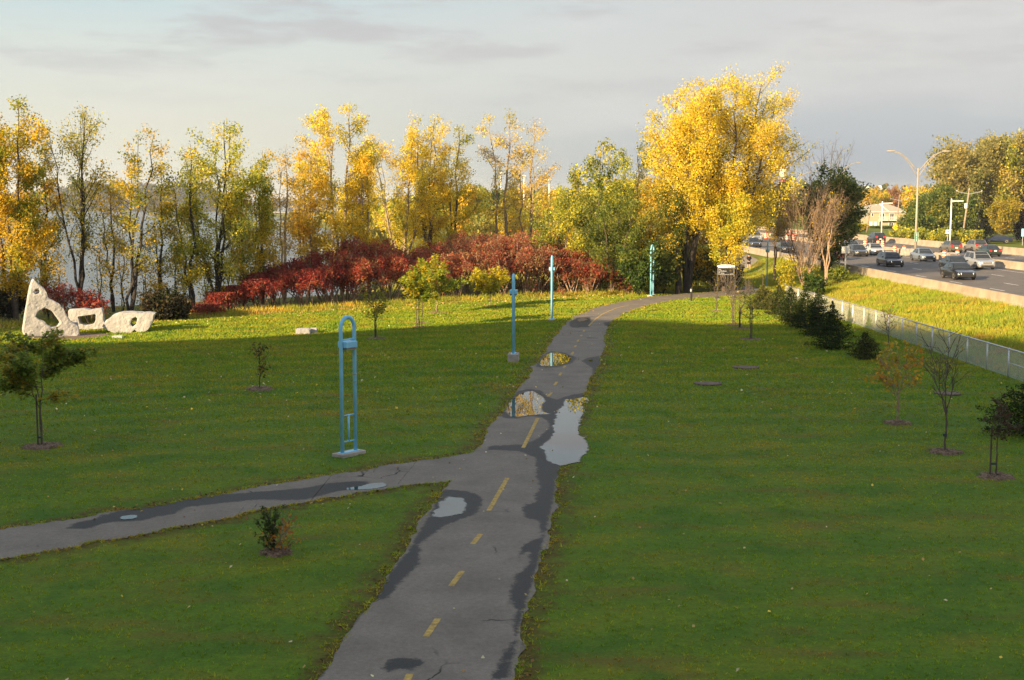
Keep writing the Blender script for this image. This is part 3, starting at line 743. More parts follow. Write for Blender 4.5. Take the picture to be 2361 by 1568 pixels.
# ------------------------------------------------------------------ white stone sculptures
def sculpt(outline, holes, s, ox, oy, yd, base_px, thick, yaw, voxel, name, label, amp=.055, seed=0, cat='sculpture'):
    px = yd * (1 / CP) / (F / K) / s * 1.0
    bu = sum(p[0] for p in outline) / len(outline)
    x0 = xat((ox + bu / s) * K, yd)
    def tr(P): return [((a - bu) * px, (base_px - b) * px) for a, b in P]
    cu = bpy.data.curves.new('c', 'CURVE'); cu.dimensions = '2D'; cu.fill_mode = 'BOTH'
    cu.extrude = thick / 2 - .02; cu.bevel_depth = .03; cu.bevel_resolution = 1; cu.offset = -.03
    def grow_(h, f=1.02):
        cx_, cy_ = sum(p[0] for p in h) / len(h), sum(p[1] for p in h) / len(h)
        return [(cx_ + (a - cx_) * f, cy_ + (b - cy_) * f) for a, b in h]
    for ring in [tr(outline)] + [grow_(tr(h)) for h in holes]:
        sp = cu.splines.new('POLY'); sp.points.add(len(ring) - 1); sp.use_cyclic_u = True
        for q, (a, b) in zip(sp.points, ring): q.co = (a, b, 0, 1)
    co = bpy.data.objects.new('c', cu); COL.objects.link(co)
    bpy.context.view_layer.update()
    me = bpy.data.meshes.new_from_object(co.evaluated_get(bpy.context.evaluated_depsgraph_get()))
    bpy.data.objects.remove(co); bpy.data.curves.remove(cu)
    me.transform(Matrix.Rotation(R(90), 4, 'X'))
    me.name = name; me.materials.clear(); me.materials.append(M['stone'])
    o = link(name, me, None, (x0, yd, zg(x0, yd) - .04), yaw)
    rm = o.modifiers.new('remesh', 'REMESH'); rm.mode = 'VOXEL'; rm.voxel_size = voxel; rm.use_smooth_shade = False
    for k, (sc_, st) in enumerate(((.8, amp * .8), (.30, amp * .8), (.12, amp * .3))):
        t = bpy.data.textures.new('rough_stone', 'VORONOI' if k == 0 else 'CLOUDS'); t.noise_scale = sc_
        if k: t.noise_depth = 4
        d = o.modifiers.new('chip', 'DISPLACE'); d.texture = t; d.strength = st; d.mid_level = .5
    dc = o.modifiers.new('facets', 'DECIMATE'); dc.ratio = .06
    return tag(o, label, cat, 'white stone sculptures and blocks')
S4 = (1.96, 0, 1050)
sculpt([(192, 530), (203, 455), (228, 330), (252, 220), (270, 165), (283, 138), (300, 155), (328, 190), (358, 215), (378, 250), (388, 292), (432, 315), (470, 340), (500, 380), (520, 430), (548, 478), (585, 505), (607, 522), (612, 585), (586, 606), (480, 606), (380, 600), (280, 590), (196, 572)],
       [[(297, 227), (315, 219), (327, 238), (318, 253), (298, 256), (284, 243)], [(289, 432), (320, 385), (365, 369), (410, 395), (440, 440), (469, 486), (440, 516), (400, 519), (368, 495), (348, 467), (310, 452)]],
       *S4, 71.5, 600, .75, R(24), .05, 'stone_sculpture', 'tall pointed white stone sculpture pierced by two holes')
sculpt([(548, 412), (562, 400), (640, 395), (670, 392), (720, 405), (800, 395), (809, 410), (813, 470), (824, 552), (750, 560), (680, 565), (620, 552), (606, 522), (580, 500), (552, 490)],
       [[(623, 457), (755, 440), (753, 482), (737, 515), (680, 522), (636, 510)]], *S4, 75.5, 566, .8, R(14), .045, 'stone_sculpture', 'low white stone frame with a rectangular opening, middle sculpture', .045)
sculpt([(816, 524), (850, 480), (905, 437), (960, 418), (1050, 418), (1130, 425), (1222, 428), (1206, 460), (1197, 490), (1168, 550), (1142, 575), (1082, 582), (1060, 550), (1030, 582), (960, 584), (900, 577), (850, 552)],
       [[(1030, 502), (1045, 465), (1075, 455), (1089, 470), (1072, 512), (1050, 530), (1036, 522)]], *S4, 74.0, 583, 1.1, R(12), .045, 'stone_sculpture', 'squat slab-like white stone sculpture leaning on two feet', .07)
def boulder(x, y, d, seed, label, rz=0, z=0, group='white stone sculptures and blocks', m='stone', amp=.12, name='stone_block', cat='stone'):
    rs = np.random.RandomState(seed)
    me = bpy.data.meshes.new(name); bm = bmesh.new(); bmesh.ops.create_cube(bm, size=1)
    bmesh.ops.bevel(bm, geom=bm.edges[:], offset=.1, segments=2, affect='EDGES'); bmesh.ops.subdivide_edges(bm, edges=bm.edges[:], cuts=2, use_grid_fill=True)
    for v in bm.verts: v.co = Vector((v.co.x * d[0], v.co.y * d[1], (v.co.z + .5) * d[2])) + Vector(rs.randn(3)) * amp * .12 * min(d)
    bm.to_mesh(me); bm.free(); me.materials.append(M[m]); me.polygons.foreach_set('use_smooth', [True] * len(me.polygons)); me.set_sharp_from_angle(angle=R(35))
    return tag(link(name, me, None, (x, y, zg(x, y) + z - .03), rz), label, cat, group)
x, y = at(190, 731); boulder(x + .4, 76.6, (.5, .4, .14), 3, 'flat pale stone lying on top of the frame sculpture', .3, 1.22)
x, y = nat(300, 1333); boulder(xat(301 * K, 73), 73, (.34, .3, .3), 4, 'small rounded stone between the pointed and the frame sculptures', .2, .38)
x, y = nat(472, 1352); boulder(x, y, (.62, .4, .18), 5, 'flat stone slab on the grass in front of the squat sculpture', .1)
x, y = nat(1213, 1336); boulder(x, y, (.82, .55, .36), 6, 'larger of two pale cut stone blocks alone on the lawn', .25)
x, y = nat(1254, 1332); boulder(x, y + .1, (.42, .5, .32), 7, 'smaller pale cut stone block against the larger one on the lawn', .1)
# bare gravel under the sculptures
def patch(name, poly, matl, dz, kind, label=None, cat=None, group=None, seed=0, amp=.06):
    P = ragged(poly, seed, amp)
    me = bpy.data.meshes.new(name); bm = bmesh.new()
    f = bm.faces.new([bm.verts.new((x, y, zg(x, y) + dz)) for x, y in P]); bmesh.ops.triangulate(bm, faces=[f])
    for f in bm.faces:
        f.normal_update()
        if f.normal.z < 0: f.normal_flip()
    bm.to_mesh(me); bm.free(); me.materials.append(matl)
    return tag(link(name, me), label, cat, group, kind)
GRAVEL = crop([(200, 585), (590, 575), (640, 555), (830, 560), (880, 578), (640, 600), (590, 604), (420, 608), (220, 600)], *S4)
patch('gravel_bed', GRAVEL, M['gravel'], .012, 'stuff')

# ------------------------------------------------------------------ signs, posts and covers on the lawn
def text(body, size, loc, parent, m, name='lettering', align='LEFT', rot=(R(90), 0, 0), ext=.002, bold=False):
    cu = bpy.data.curves.new('t', 'FONT'); cu.body = body; cu.size = size; cu.align_x = align; cu.extrude = ext
    if bold: cu.offset = size * .02
    o = bpy.data.objects.new('t', cu); COL.objects.link(o); bpy.context.view_layer.update()
    me = bpy.data.meshes.new_from_object(o.evaluated_get(bpy.context.evaluated_depsgraph_get()))
    bpy.data.objects.remove(o); bpy.data.curves.remove(cu)
    me.materials.clear(); me.materials.append(m)
    q = link(name, me, parent, loc); q.rotation_euler = rot
    return q
x0, y0 = nat(2902, 1197)
r = thing('park_sign', 'black park name board with a curved white top on two dark posts', 'sign', (x0, y0, zg(x0, y0)), R(-4))
pxm = y0 / CP / (F / K)
W2 = 32 * pxm
def zz(v): return zat(v * K, y0)
zt_, zp1, zp0 = zz(1058), zz(1071), zz(1099)
for s_ in (-1, 1):
    MB().box((s_ * W2 * 1.03, .05, zp1 / 2), (.07, .07, zp1)).build('post', M['dark_metal'], r)
    MB().box((s_ * W2 * 1.03, .05, .12), (.30, .22, .22)).build('post_shoe', M['dark_metal'], r, bevel=.02)
    MB().box((s_ * W2 * 1.03, .05, .02), (.52, .45, .06)).build('concrete_footing', M['concrete'], r, bevel=.01)
MB().box((0, 0, (zp0 + zp1) / 2), (2 * W2, .05, zp1 - zp0)).build('sign_panel', M['black'], r)
fb = MB(); hp = (zp1 - zp0) / 2; zc = (zp0 + zp1) / 2; e = .015
for c, d in (((0, -.028, zc + hp - e), (2 * W2, .012, e * 1.6)), ((0, -.028, zc - hp + e), (2 * W2, .012, e * 1.6)), ((-W2 + e, -.028, zc), (e * 1.6, .012, 2 * hp - 3.7 * e)), ((W2 - e, -.028, zc), (e * 1.6, .012, 2 * hp - 3.7 * e))): fb.box(c, d)
fb.build('white_border', M['galv'], r)
top = [(-W2 * .96, zp1 + .015), (W2 * .96, zp1 + .015), (W2 * 1.12, zp1 + .13)] + [(W2 * 1.12 * math.cos(t), zp1 + .13 + .12 * math.sin(t)) for t in np.linspace(0, math.pi, 14)[1:-1]] + [(-W2 * 1.12, zp1 + .13)]
MB().prism(top, 'y', -.06, .10).build('curved_top', M['white'], r)
for body, sz, xx, fz in (('Parc', .10, -.86, .72), ('de l\u2019\u00cele-Charron', .105, -.86, .47), ('5,5 km', .115, -.66, .17)):
    text(body, sz * .86, (xx * W2 * .98, -.029, zc - hp + fz * 2 * hp), r, M['white'], bold=True)
ar = MB(); ax = -.83 * W2; az = zc - hp + .16 * 2 * hp
for k, (a, b) in enumerate(((-.01, .03), (.045, .07))): ar.box((ax, -.03, az + (a + b) / 2), (.022, .008, b - a))
ar.add([(ax - .035, -.033, az + .08), (ax + .035, -.033, az + .08), (ax, -.033, az + .125), (ax - .035, -.028, az + .08), (ax + .035, -.028, az + .08), (ax, -.028, az + .125)], [(0, 1, 2), (5, 4, 3), (0, 3, 4, 1), (1, 4, 5, 2), (2, 5, 3, 0)])
ar.build('arrow', M['white'], r)
text('longueuil', .062, (W2 * .50, -.029, zc - hp + .09 * 2 * hp), r, M['white'], bold=True)
x0, y0 = nat(2765, 1206)
r = thing('marker_post', 'slim grey marker post with a slanted top beside the path bend', 'post', (x0, y0, 0), R(20))
MB().prism([(-.07, 0), (.07, 0), (.07, 1.10), (-.07, .98)], 'y', -.05, .05).build('post_body', M['dark_metal'], r)
MB().box((-.072, -.052, .86), (.12, .012, .2), 0).build('notice', M['white'], r)
MB().box((0, 0, .01), (.7, .5, .05)).build('concrete_footing', M['concrete'], r)
for u, v, rad, lab in ((2983, 1472, .50, 'farther rusty manhole cover in the grass right of the path'), (2832, 1537, .47, 'nearer rusty manhole cover in the grass right of the path'), (3790, 1577, .40, 'brown drain cover half hidden behind the bare maple')):
    x0, y0 = nat(u, v)
    r = thing('manhole_cover', lab, 'manhole', (x0, y0, 0), 0, 'covers in the lawn')
    MB().lathe([(rad + .10, -.02), (rad + .10, .06), (rad, .075), (rad, .05)], 28).build('ring', M['iron'], r)
    MB().lathe([(rad - .015, .0), (rad - .015, .068), (rad * .2, .074)], 28).build('cover', M['iron'], r)
# post with the back of a white sign on the bank
y0 = 113.0; x0 = xat(1948, y0, .8)
r = thing('road_sign', 'white sign seen from behind on a thin post at the barrier', 'sign', (x0, y0, zg(x0, y0) - .1), R(8))
MB().box((0, 0, 1.45), (.09, .09, 2.9)).build('post', M['galv'], r)
MB().box((.02, .06, 2.62), (.72, .03, .62)).build('sign_plate', M['white'], r)

# ------------------------------------------------------------------ trees
def leaf_mesh(name, C, size, colr, rs, flat=0.0, ratio=.72, mats=None, droop=0):
    n = len(C)
    nrm = rs.randn(n, 3); nrm[:, 2] = nrm[:, 2] * (1 - flat) + flat * 2.2 * np.sign(nrm[:, 2] + .3)
    nrm /= np.linalg.norm(nrm, axis=1)[:, None]
    a = rs.randn(n, 3); a -= (a * nrm).sum(1)[:, None] * nrm; a /= np.linalg.norm(a, axis=1)[:, None]
    b = np.cross(nrm, a)
    s = size * (.65 + .7 * rs.rand(n))[:, None] * .5
    V = np.stack([C - a * s, C - b * s * ratio + nrm * s * .18, C + a * s, C + b * s * ratio + nrm * s * .18], 1).reshape(-1, 3)
    me = bpy.data.meshes.new(name)
    me.vertices.add(4 * n); me.vertices.foreach_set('co', V.astype(np.float32).ravel())
    me.loops.add(4 * n); me.loops.foreach_set('vertex_index', np.arange(4 * n, dtype=np.int32))
    me.polygons.add(n); me.polygons.foreach_set('loop_start', np.arange(0, 4 * n, 4, dtype=np.int32))
    me.update(calc_edges=True)
    at_ = me.attributes.new('Col', 'FLOAT_COLOR', 'POINT')
    c4 = np.concatenate([np.repeat(colr, 4, 0), np.ones((4 * n, 1))], 1)
    at_.data.foreach_set('color', c4.astype(np.float32).ravel())
    for m in (mats or [M['leaf']]): me.materials.append(m)
    return me
def pick(rs, pal, n, clump=None, jit=.22):
    cols = np.array([p[:3] for p in pal]); w = np.array([p[3] for p in pal], float); w /= w.sum()
    idx = rs.choice(len(pal), n, p=w)
    if clump is not None:
        ci = rs.choice(len(pal), clump.max() + 1, p=w)
        use = rs.rand(n) < .6
        idx = np.where(use, ci[clump], idx)
    return cols[idx] * (1 + jit * rs.randn(n, 1)).clip(.5, 1.6)
def bez(p0, d0, L, up, k, rs, wob=.06):
    """a limb from p0 along d0 bending upward"""
    P = [np.array(p0, float)]; d = np.array(d0, float); d /= np.linalg.norm(d)
    for i in range(k):
        d = d + np.array([0, 0, up / k]) + rs.randn(3) * wob
        d /= np.linalg.norm(d); P.append(P[-1] + d * L / k)
    return np.array(P)
LEAF_MUL = 2.2
def make_tree(name, label, x, y, h, w, pal, seed, leaders=3, fork=.12, nb=15, leaves=5500, size=.145, sig=.28, up=.22, low=.12, bark='bark', lean=(0, 0), prof=None, tilt=.60, bare=0.0, group=None, cat='tree', r0=None, z=None, ltop=.22, twig=1.0, flat=0, gaps=.30, f0k=.3):
    z = zg(x, y) if z is None else z
    root = thing(name, label, cat, (x, y, z - .05), 0, group)
    r0 = r0 or h * .0125
    prof = prof or (lambda t: math.sin(math.pi * min(1, max(0, .10 + .92 * t))) ** .7)
    def gen(w, rs):
        tr = MB()
        pts, wt, cl = [], [], []; nc = 0
        fh = fork * h
        for i in range(leaders):
            az = 2 * math.pi * (i + rs.rand() * .6) / leaders
            off = 0 if leaders == 1 else w * (.20 + .20 * rs.rand())
            hi = h * (1 - (ltop * rs.rand() if i else 0)) - (0 if i else 0)
            e = np.array([math.cos(az) * off + lean[0], math.sin(az) * off + lean[1], hi])
            if i == 0: e[:2] = np.array([math.cos(az), math.sin(az)]) * off * .45 + np.array(lean)
            k = 11; t = np.linspace(0, 1, k)
            f0 = fork * f0k if leaders > 1 else 0
            P = np.outer(t, e); P[:, 0] = e[0] * np.clip((t - f0) / (1 - f0), 0, 1) ** .75; P[:, 1] = e[1] * np.clip((t - f0) / (1 - f0), 0, 1) ** .75
            P[1:-1, :2] += rs.randn(k - 2, 2) * h * .008
            rr = r0 * (1 if i == 0 else .75) * (1 - t * .93) ** .9 * (1 if i == 0 or f0k < 1 else np.where(t < f0 * .9, .6, 1))
            tr.tube(P, rr, 7 if leaders < 4 else 5, False)
            nbi = int(nb * (1 if i == 0 else .75))
            for j in range(nbi):
                tt = low + (.985 - low) * (j + rs.rand()) / nbi
                p = np.array([np.interp(tt, t, P[:, q]) for q in range(3)])
                rel_ = (tt - low) / (1 - low)
                Lb = w * .5 * prof(rel_) * (.50 + .75 * rs.rand()) * (1 if leaders == 1 else 1.05)
                if Lb < .25: Lb = .25 + .2 * rs.rand()
                a2 = rs.rand() * 2 * math.pi
                if leaders > 1 and rs.rand() < .6: a2 = az + rs.randn() * .9
                el = tilt * (.75 + .5 * rs.rand())
                d0 = np.array([math.cos(a2) * math.cos(el), math.sin(a2) * math.cos(el), math.sin(el)])
                B = bez(p, d0, Lb, up, 5, rs)
                rb = max(.012, np.interp(tt, t, rr) * .45)
                tr.tube(B, np.linspace(rb, .008, 6), 4, False)
                subs = [(B, .3)]
                for q in range(int((2 + Lb * 1.6) * twig)):
                    s = .25 + .7 * rs.rand(); bi = np.array([np.interp(s * 5, range(6), B[:, c]) for c in range(3)])
                    dd = (B[-1] - B[0]); dd = dd / np.linalg.norm(dd) + rs.randn(3) * .55
                    T = bez(bi, dd, .25 + Lb * .33 * rs.rand(), up * .6, 3, rs)
                    tr.tube(T, np.linspace(rb * .45, .006, 4), 3, False); subs.append((T, .2))
                if rs.rand() < bare: continue
                for S, s0 in subs:
                    if rs.rand() < gaps * .5: continue
                    m_ = max(2, int(np.linalg.norm(S[-1] - S[0]) / .22))
                    for s in np.linspace(s0, 1.04, m_):
                        pts.append([np.interp(s * (len(S) - 1), range(len(S)), S[:, c]) for c in range(3)]); cl.append(nc); wt.append(.4 + rs.rand())
                nc += 1
        return tr, pts, wt, cl
    W = w
    for _ in range(3):                      # grow, measure the crown, grow again to the wanted spread
        rs = np.random.RandomState(seed)
        tr, pts, wt, cl = gen(W, rs)
        if len(pts) < 20: break
        q = np.array(pts)[:, 0] - lean[0] * .5
        ext = np.percentile(np.abs(q), 95) + sig * .7
        if _ < 2: W = min(w * 3.2, max(w * .5, W * (w * .5 / ext) ** .9))
    leaves = int(leaves * (LEAF_MUL if leaves > 600 else 1))
    tr.build('trunk', M[bark], root, smooth=True)
    if leaves and pts:
        pts, cl, wt = np.array(pts), np.array(cl), np.array(wt)
        idx = rs.choice(len(pts), leaves, p=wt / wt.sum())
        C = pts[idx] + np.clip(rs.randn(leaves, 3), -1.8, 1.8) * sig * np.array([1, 1, .85])
        C[:, 2] = np.maximum(C[:, 2], .15)
        link('crown', leaf_mesh('crown', C, size, pick(rs, pal, leaves, cl[idx]), rs, flat), root)
    return root
YEL = [(.80, .63, .05, 5), (.76, .55, .04, 3), (.66, .58, .06, 2), (.40, .40, .05, 1)]
GOLD = [(.76, .52, .04, 5), (.68, .44, .035, 3), (.58, .47, .05, 2), (.36, .34, .04, 1.5)]
ORG = [(0.689, 0.467, 0.027, 4), (0.601, 0.399, 0.027, 3), (0.475, 0.422, 0.032, 2), (0.233, 0.285, 0.027, 2)]
OLV = [(0.452, 0.389, 0.045, 4), (0.304, 0.315, 0.039, 3), (0.630, 0.430, 0.045, 2), (0.210, 0.231, 0.034, 2)]
YGR = [(0.64, 0.57, 0.056, 4), (0.45, 0.47, 0.045, 4), (0.75, 0.57, 0.045, 2), (0.27, 0.31, 0.039, 2)]
GRN = [(.15, .20, .03, 4), (.21, .25, .035, 3), (.28, .29, .045, 2), (.40, .34, .045, 1), (.09, .13, .02, 2)]
PALE = [(0.64, 0.46, 0.110, 4), (0.55, 0.37, 0.077, 3), (0.44, 0.36, 0.099, 2), (0.50, 0.31, 0.110, 1)]
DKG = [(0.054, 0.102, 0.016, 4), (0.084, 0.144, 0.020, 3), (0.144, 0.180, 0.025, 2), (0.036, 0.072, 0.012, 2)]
TG = 'trees along the lake shore'
def shore(u, y, top, wpx, pal, seed, label, **k):
    x = xat(u, y); zb = zg(x, y); h = zat(top, y) - zb
    return make_tree('lakeside_tree', label, x, y, h, wpx / F * y, pal, seed, group=TG, **k)
fast = 1.0
shore(38, 80, 232, 150, ORG, 1, 'tall dense orange-gold tree at the photo\'s left edge behind the pointed sculpture', leaders=3, leaves=9500, fork=.1, low=.14, nb=20, sig=.30)
shore(-30, 84, 250, 150, ORG, 2, 'orange tree cut by the left frame edge behind the tall gold tree', leaders=3, leaves=8000, nb=18)
shore(105, 86, 325, 90, ORG, 3, 'shorter olive-orange tree just right of the tall gold tree at far left', leaders=2, leaves=3000, nb=16)
shore(188, 85, 253, 140, OLV, 4, 'tall half-bare olive tree with a thick dark trunk behind the sculptures', leaders=4, leaves=2500, nb=16, size=.13, fork=.35, low=.25, bark='bark_dark', r0=.15, ltop=.1, tilt=1.0)
shore(300, 84, 306, 170, ORG + OLV, 5, 'sparse forked tree with brown-orange leaves right of the squat sculpture', leaders=3, leaves=2600, nb=13, size=.135, fork=.3, low=.22, bark='bark_dark', r0=.14, lean=(1.2, 0))
shore(262, 88, 395, 60, ORG, 6, 'thin leaning sapling with few orange leaves before the water', leaders=2, leaves=700, nb=12, size=.15, bark='bark_dark')
shore(370, 87, 390, 75, ORG + OLV, 7, 'slender dark-stemmed young tree before the water, right of the forked tree', leaders=2, leaves=1500, nb=12, size=.135, bark='bark_dark')
shore(446, 88, 330, 95, YGR + ORG, 8, 'green-yellow tree with a dark slender trunk beside the taller lime tree', leaders=2, leaves=3000, nb=16, bark='bark_dark', fork=.3)
shore(502, 90, 276, 150, YGR, 9, 'tall lime-yellow tree with a bright top in front of the lake', leaders=4, leaves=6200, nb=17, fork=.22, bark='bark_dark')
shore(560, 92, 400, 75, YGR + ORG, 10, 'short green-yellow tree between the lime tree and the sumacs', leaders=2, leaves=2000, nb=12)
shore(604, 94, 345, 90, ORG + YGR, 11, 'olive tree with a ragged top behind the left end of the sumacs', leaders=3, leaves=3300, nb=14)
shore(655, 97, 330, 72, PALE, 12, 'thin pale peach tree showing sky through its crown', leaders=2, leaves=1400, nb=14, size=.13, bark='bark_pale')
shore(712, 100, 345, 90, GOLD, 13, 'orange-gold tree left of the tallest bright yellow tree on the shore', leaders=3, leaves=4200, nb=15, bark='bark_pale')
shore(788, 104, 230, 135, YEL, 14, 'tallest bright yellow tree on the shore, rising above the sumacs', leaders=3, leaves=9000, nb=20, fork=.15, low=.10, bark='bark_pale', ltop=.12)
shore(850, 105, 322, 85, YEL + GOLD, 15, 'golden tree leaning against the right side of the tallest shore tree', leaders=2, leaves=4200, nb=15, bark='bark_pale')
shore(930, 112, 268, 150, YEL, 16, 'yellow tree with a pale leaning trunk above the sumac saddle', leaders=4, leaves=6800, nb=17, fork=.25, low=.2, bark='bark_pale')
shore(988, 113, 270, 145, YEL, 17, 'yellow tree with two dark trunks above the sumac saddle', leaders=4, leaves=6800, nb=16, fork=.2, low=.2)
shore(1045, 115, 285, 120, YEL + YGR, 18, 'yellow tree with green tips at the right of the middle shore group', leaders=3, leaves=4600, nb=15, fork=.2)
shore(1158, 118, 256, 105, PALE + YEL, 19, 'sparse pale yellow tree with a tall narrow top behind the sumac mound', leaders=2, leaves=2600, nb=17, size=.14, bark='bark_pale', low=.2)
shore(1215, 118, 272, 115, PALE + YEL, 20, 'sparse peach-yellow tree beside the narrow pale tree behind the sumac mound', leaders=3, leaves=2400, nb=15, size=.14, bark='bark_pale', low=.2)
shore(1180, 125, 420, 90, GOLD, 21, 'low golden tree glowing between the two sparse pale trees', leaders=3, leaves=2800, nb=12)
shore(1370, 112, 325, 130, GRN + YGR, 22, 'tall thin-topped green tree behind the right half of the sumacs', leaders=4, leaves=4200, nb=15, size=.20, ltop=.3, low=.08)
shore(1455, 110, 330, 110, GRN + YGR, 23, 'dense green tree between the sumacs and the great yellow tree', leaders=4, leaves=6500, nb=17, ltop=.35, low=.05)
shore(1300, 108, 440, 120, GRN + YGR, 24, 'low spreading green-yellow tree right behind the sumac mound', leaders=4, leaves=4200, nb=11, low=.08)
shore(1410, 106, 450, 150, GRN, 25, 'broad green bushy tree over the right end of the sumacs', leaders=5, leaves=6000, nb=11, low=.05)
shore(1508, 107, 400, 90, GRN + GOLD, 26, 'green and gold tree leaning on the great yellow tree\'s left flank', leaders=3, leaves=4000, nb=13, low=.06)
BIGP = lambda t: math.sin(math.pi * min(1, .16 + .80 * t)) ** .6
shore(1584, 107, 205, 188, YEL, 27, 'great bright yellow tree at the path bend, left of two merged crowns', leaders=4, leaves=17000, nb=30, fork=.3, low=.29, r0=.38, lean=(1.0, 0), prof=BIGP, ltop=.22, bark='bark_dark', sig=.34, gaps=.1)
shore(1668, 109, 190, 225, YEL, 28, 'great bright yellow tree at the path bend, right and taller of two merged crowns', leaders=5, leaves=22000, nb=30, fork=.3, low=.27, r0=.32, lean=(1.9, 0), prof=BIGP, ltop=.25, sig=.36, gaps=.1)
shore(1562, 106, 430, 70, DKG + GOLD, 29, 'dark-trunked shaded tree just left of the great yellow tree\'s leaning trunk', leaders=2, leaves=2600, nb=12, bark='bark_dark', r0=.26, low=.35)
shore(1678, 105, 420, 84, YEL + YGR, 30, 'low hanging yellow boughs of a tree above the park name board', leaders=4, leaves=6000, nb=14, low=.28, bark='bark_dark', r0=.12)
shore(1785, 122, 425, 85, GRN + ORG, 31, 'dark green-orange tree at the right foot of the great yellow tree', leaders=3, leaves=4200, nb=14, low=.5, fork=.45, f0k=.9)

for i, (u, y, top, wp, pal, nn, lab) in enumerate([(140, 84, 560, 40, ORG, 420, 'thin shore sapling with orange leaves left of the half-bare olive tree'), (232, 85, 520, 44, OLV, 420, 'slim olive sapling between the half-bare tree and the thin leaning sapling'),
    (283, 86, 470, 46, ORG, 500, 'slim orange sapling close behind the forked tree'), (335, 86, 540, 40, ORG + OLV, 420, 'short sparse sapling left of the dark rounded shrub'), (405, 87, 520, 44, ORG, 520, 'slim orange-leaved sapling above the smaller dark shrub'),
    (425, 89, 560, 40, OLV, 420, 'short olive sapling left of the lime tree trunks'), (478, 90, 500, 46, ORG + YGR, 700, 'gold-leaved sapling between the two dark slender trunks'), (528, 91, 470, 56, ORG + YGR, 1000, 'gold-leaved small tree right of the tall lime tree'), (585, 93, 455, 60, ORG, 1100, 'small orange-gold tree low behind the left sumacs'), (632, 95, 450, 60, ORG, 1000, 'small orange-gold tree behind the sumacs left of the pale peach tree'),
    (60, 83, 470, 70, ORG, 1300, 'low orange boughs of a small tree below the tall gold tree'), (112, 82, 590, 50, ORG + OLV, 600, 'small sparse tree behind the top of the pointed sculpture'), (690, 99, 420, 60, GOLD, 1100, 'small golden tree left of the orange-gold tree on the shore'), (745, 102, 400, 70, GOLD, 1500, 'small golden tree at the left foot of the tallest shore tree')]):
    shore(u, y, top, wp, pal, 500 + i, lab, leaders=2, leaves=nn, nb=11, size=.14, low=.06, fork=.2, bark='bark_dark', r0=.05)

# undergrowth at the foot of the trees
def bush(name, label, u, y, top, wpx, pal, seed, n=1800, group=None, cat='bush', size=.19, bark='bark_dark', leaders=5, twig=1.0, **k):
    x = xat(u, y); zb = zg(x, y); h = max(.5, zat(top, y) - zb)
    return make_tree(name, label, x, y, h, wpx / F * y, pal, seed, leaders=leaders, fork=.03, nb=9, leaves=n, size=size, sig=.24, low=.10, bark=bark, group=group, cat=cat, r0=.035, tilt=.7, prof=lambda t: 1 - .35 * t, twig=twig, gaps=.1, **k)
UG = 'shrubs at the foot of the lakeside trees'
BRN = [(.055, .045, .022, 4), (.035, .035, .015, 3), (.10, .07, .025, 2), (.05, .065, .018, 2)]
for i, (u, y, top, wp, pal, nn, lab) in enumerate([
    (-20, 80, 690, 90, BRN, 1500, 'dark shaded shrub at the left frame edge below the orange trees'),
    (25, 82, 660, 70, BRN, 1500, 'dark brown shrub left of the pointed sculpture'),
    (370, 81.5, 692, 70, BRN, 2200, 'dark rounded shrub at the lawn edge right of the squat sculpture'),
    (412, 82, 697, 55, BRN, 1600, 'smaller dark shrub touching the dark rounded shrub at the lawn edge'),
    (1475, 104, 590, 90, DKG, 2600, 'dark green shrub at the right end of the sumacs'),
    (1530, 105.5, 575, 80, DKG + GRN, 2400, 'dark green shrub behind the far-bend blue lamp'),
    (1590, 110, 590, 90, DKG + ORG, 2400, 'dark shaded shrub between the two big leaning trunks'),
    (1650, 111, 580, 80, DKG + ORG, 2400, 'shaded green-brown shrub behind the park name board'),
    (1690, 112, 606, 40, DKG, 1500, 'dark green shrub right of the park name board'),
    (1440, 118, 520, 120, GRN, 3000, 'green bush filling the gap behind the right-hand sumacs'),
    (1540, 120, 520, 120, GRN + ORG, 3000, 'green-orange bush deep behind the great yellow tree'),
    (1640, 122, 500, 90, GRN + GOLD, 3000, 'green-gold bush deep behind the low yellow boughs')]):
    bush('shrub', lab, u, y, top, wp, pal, 200 + i, nn, UG)

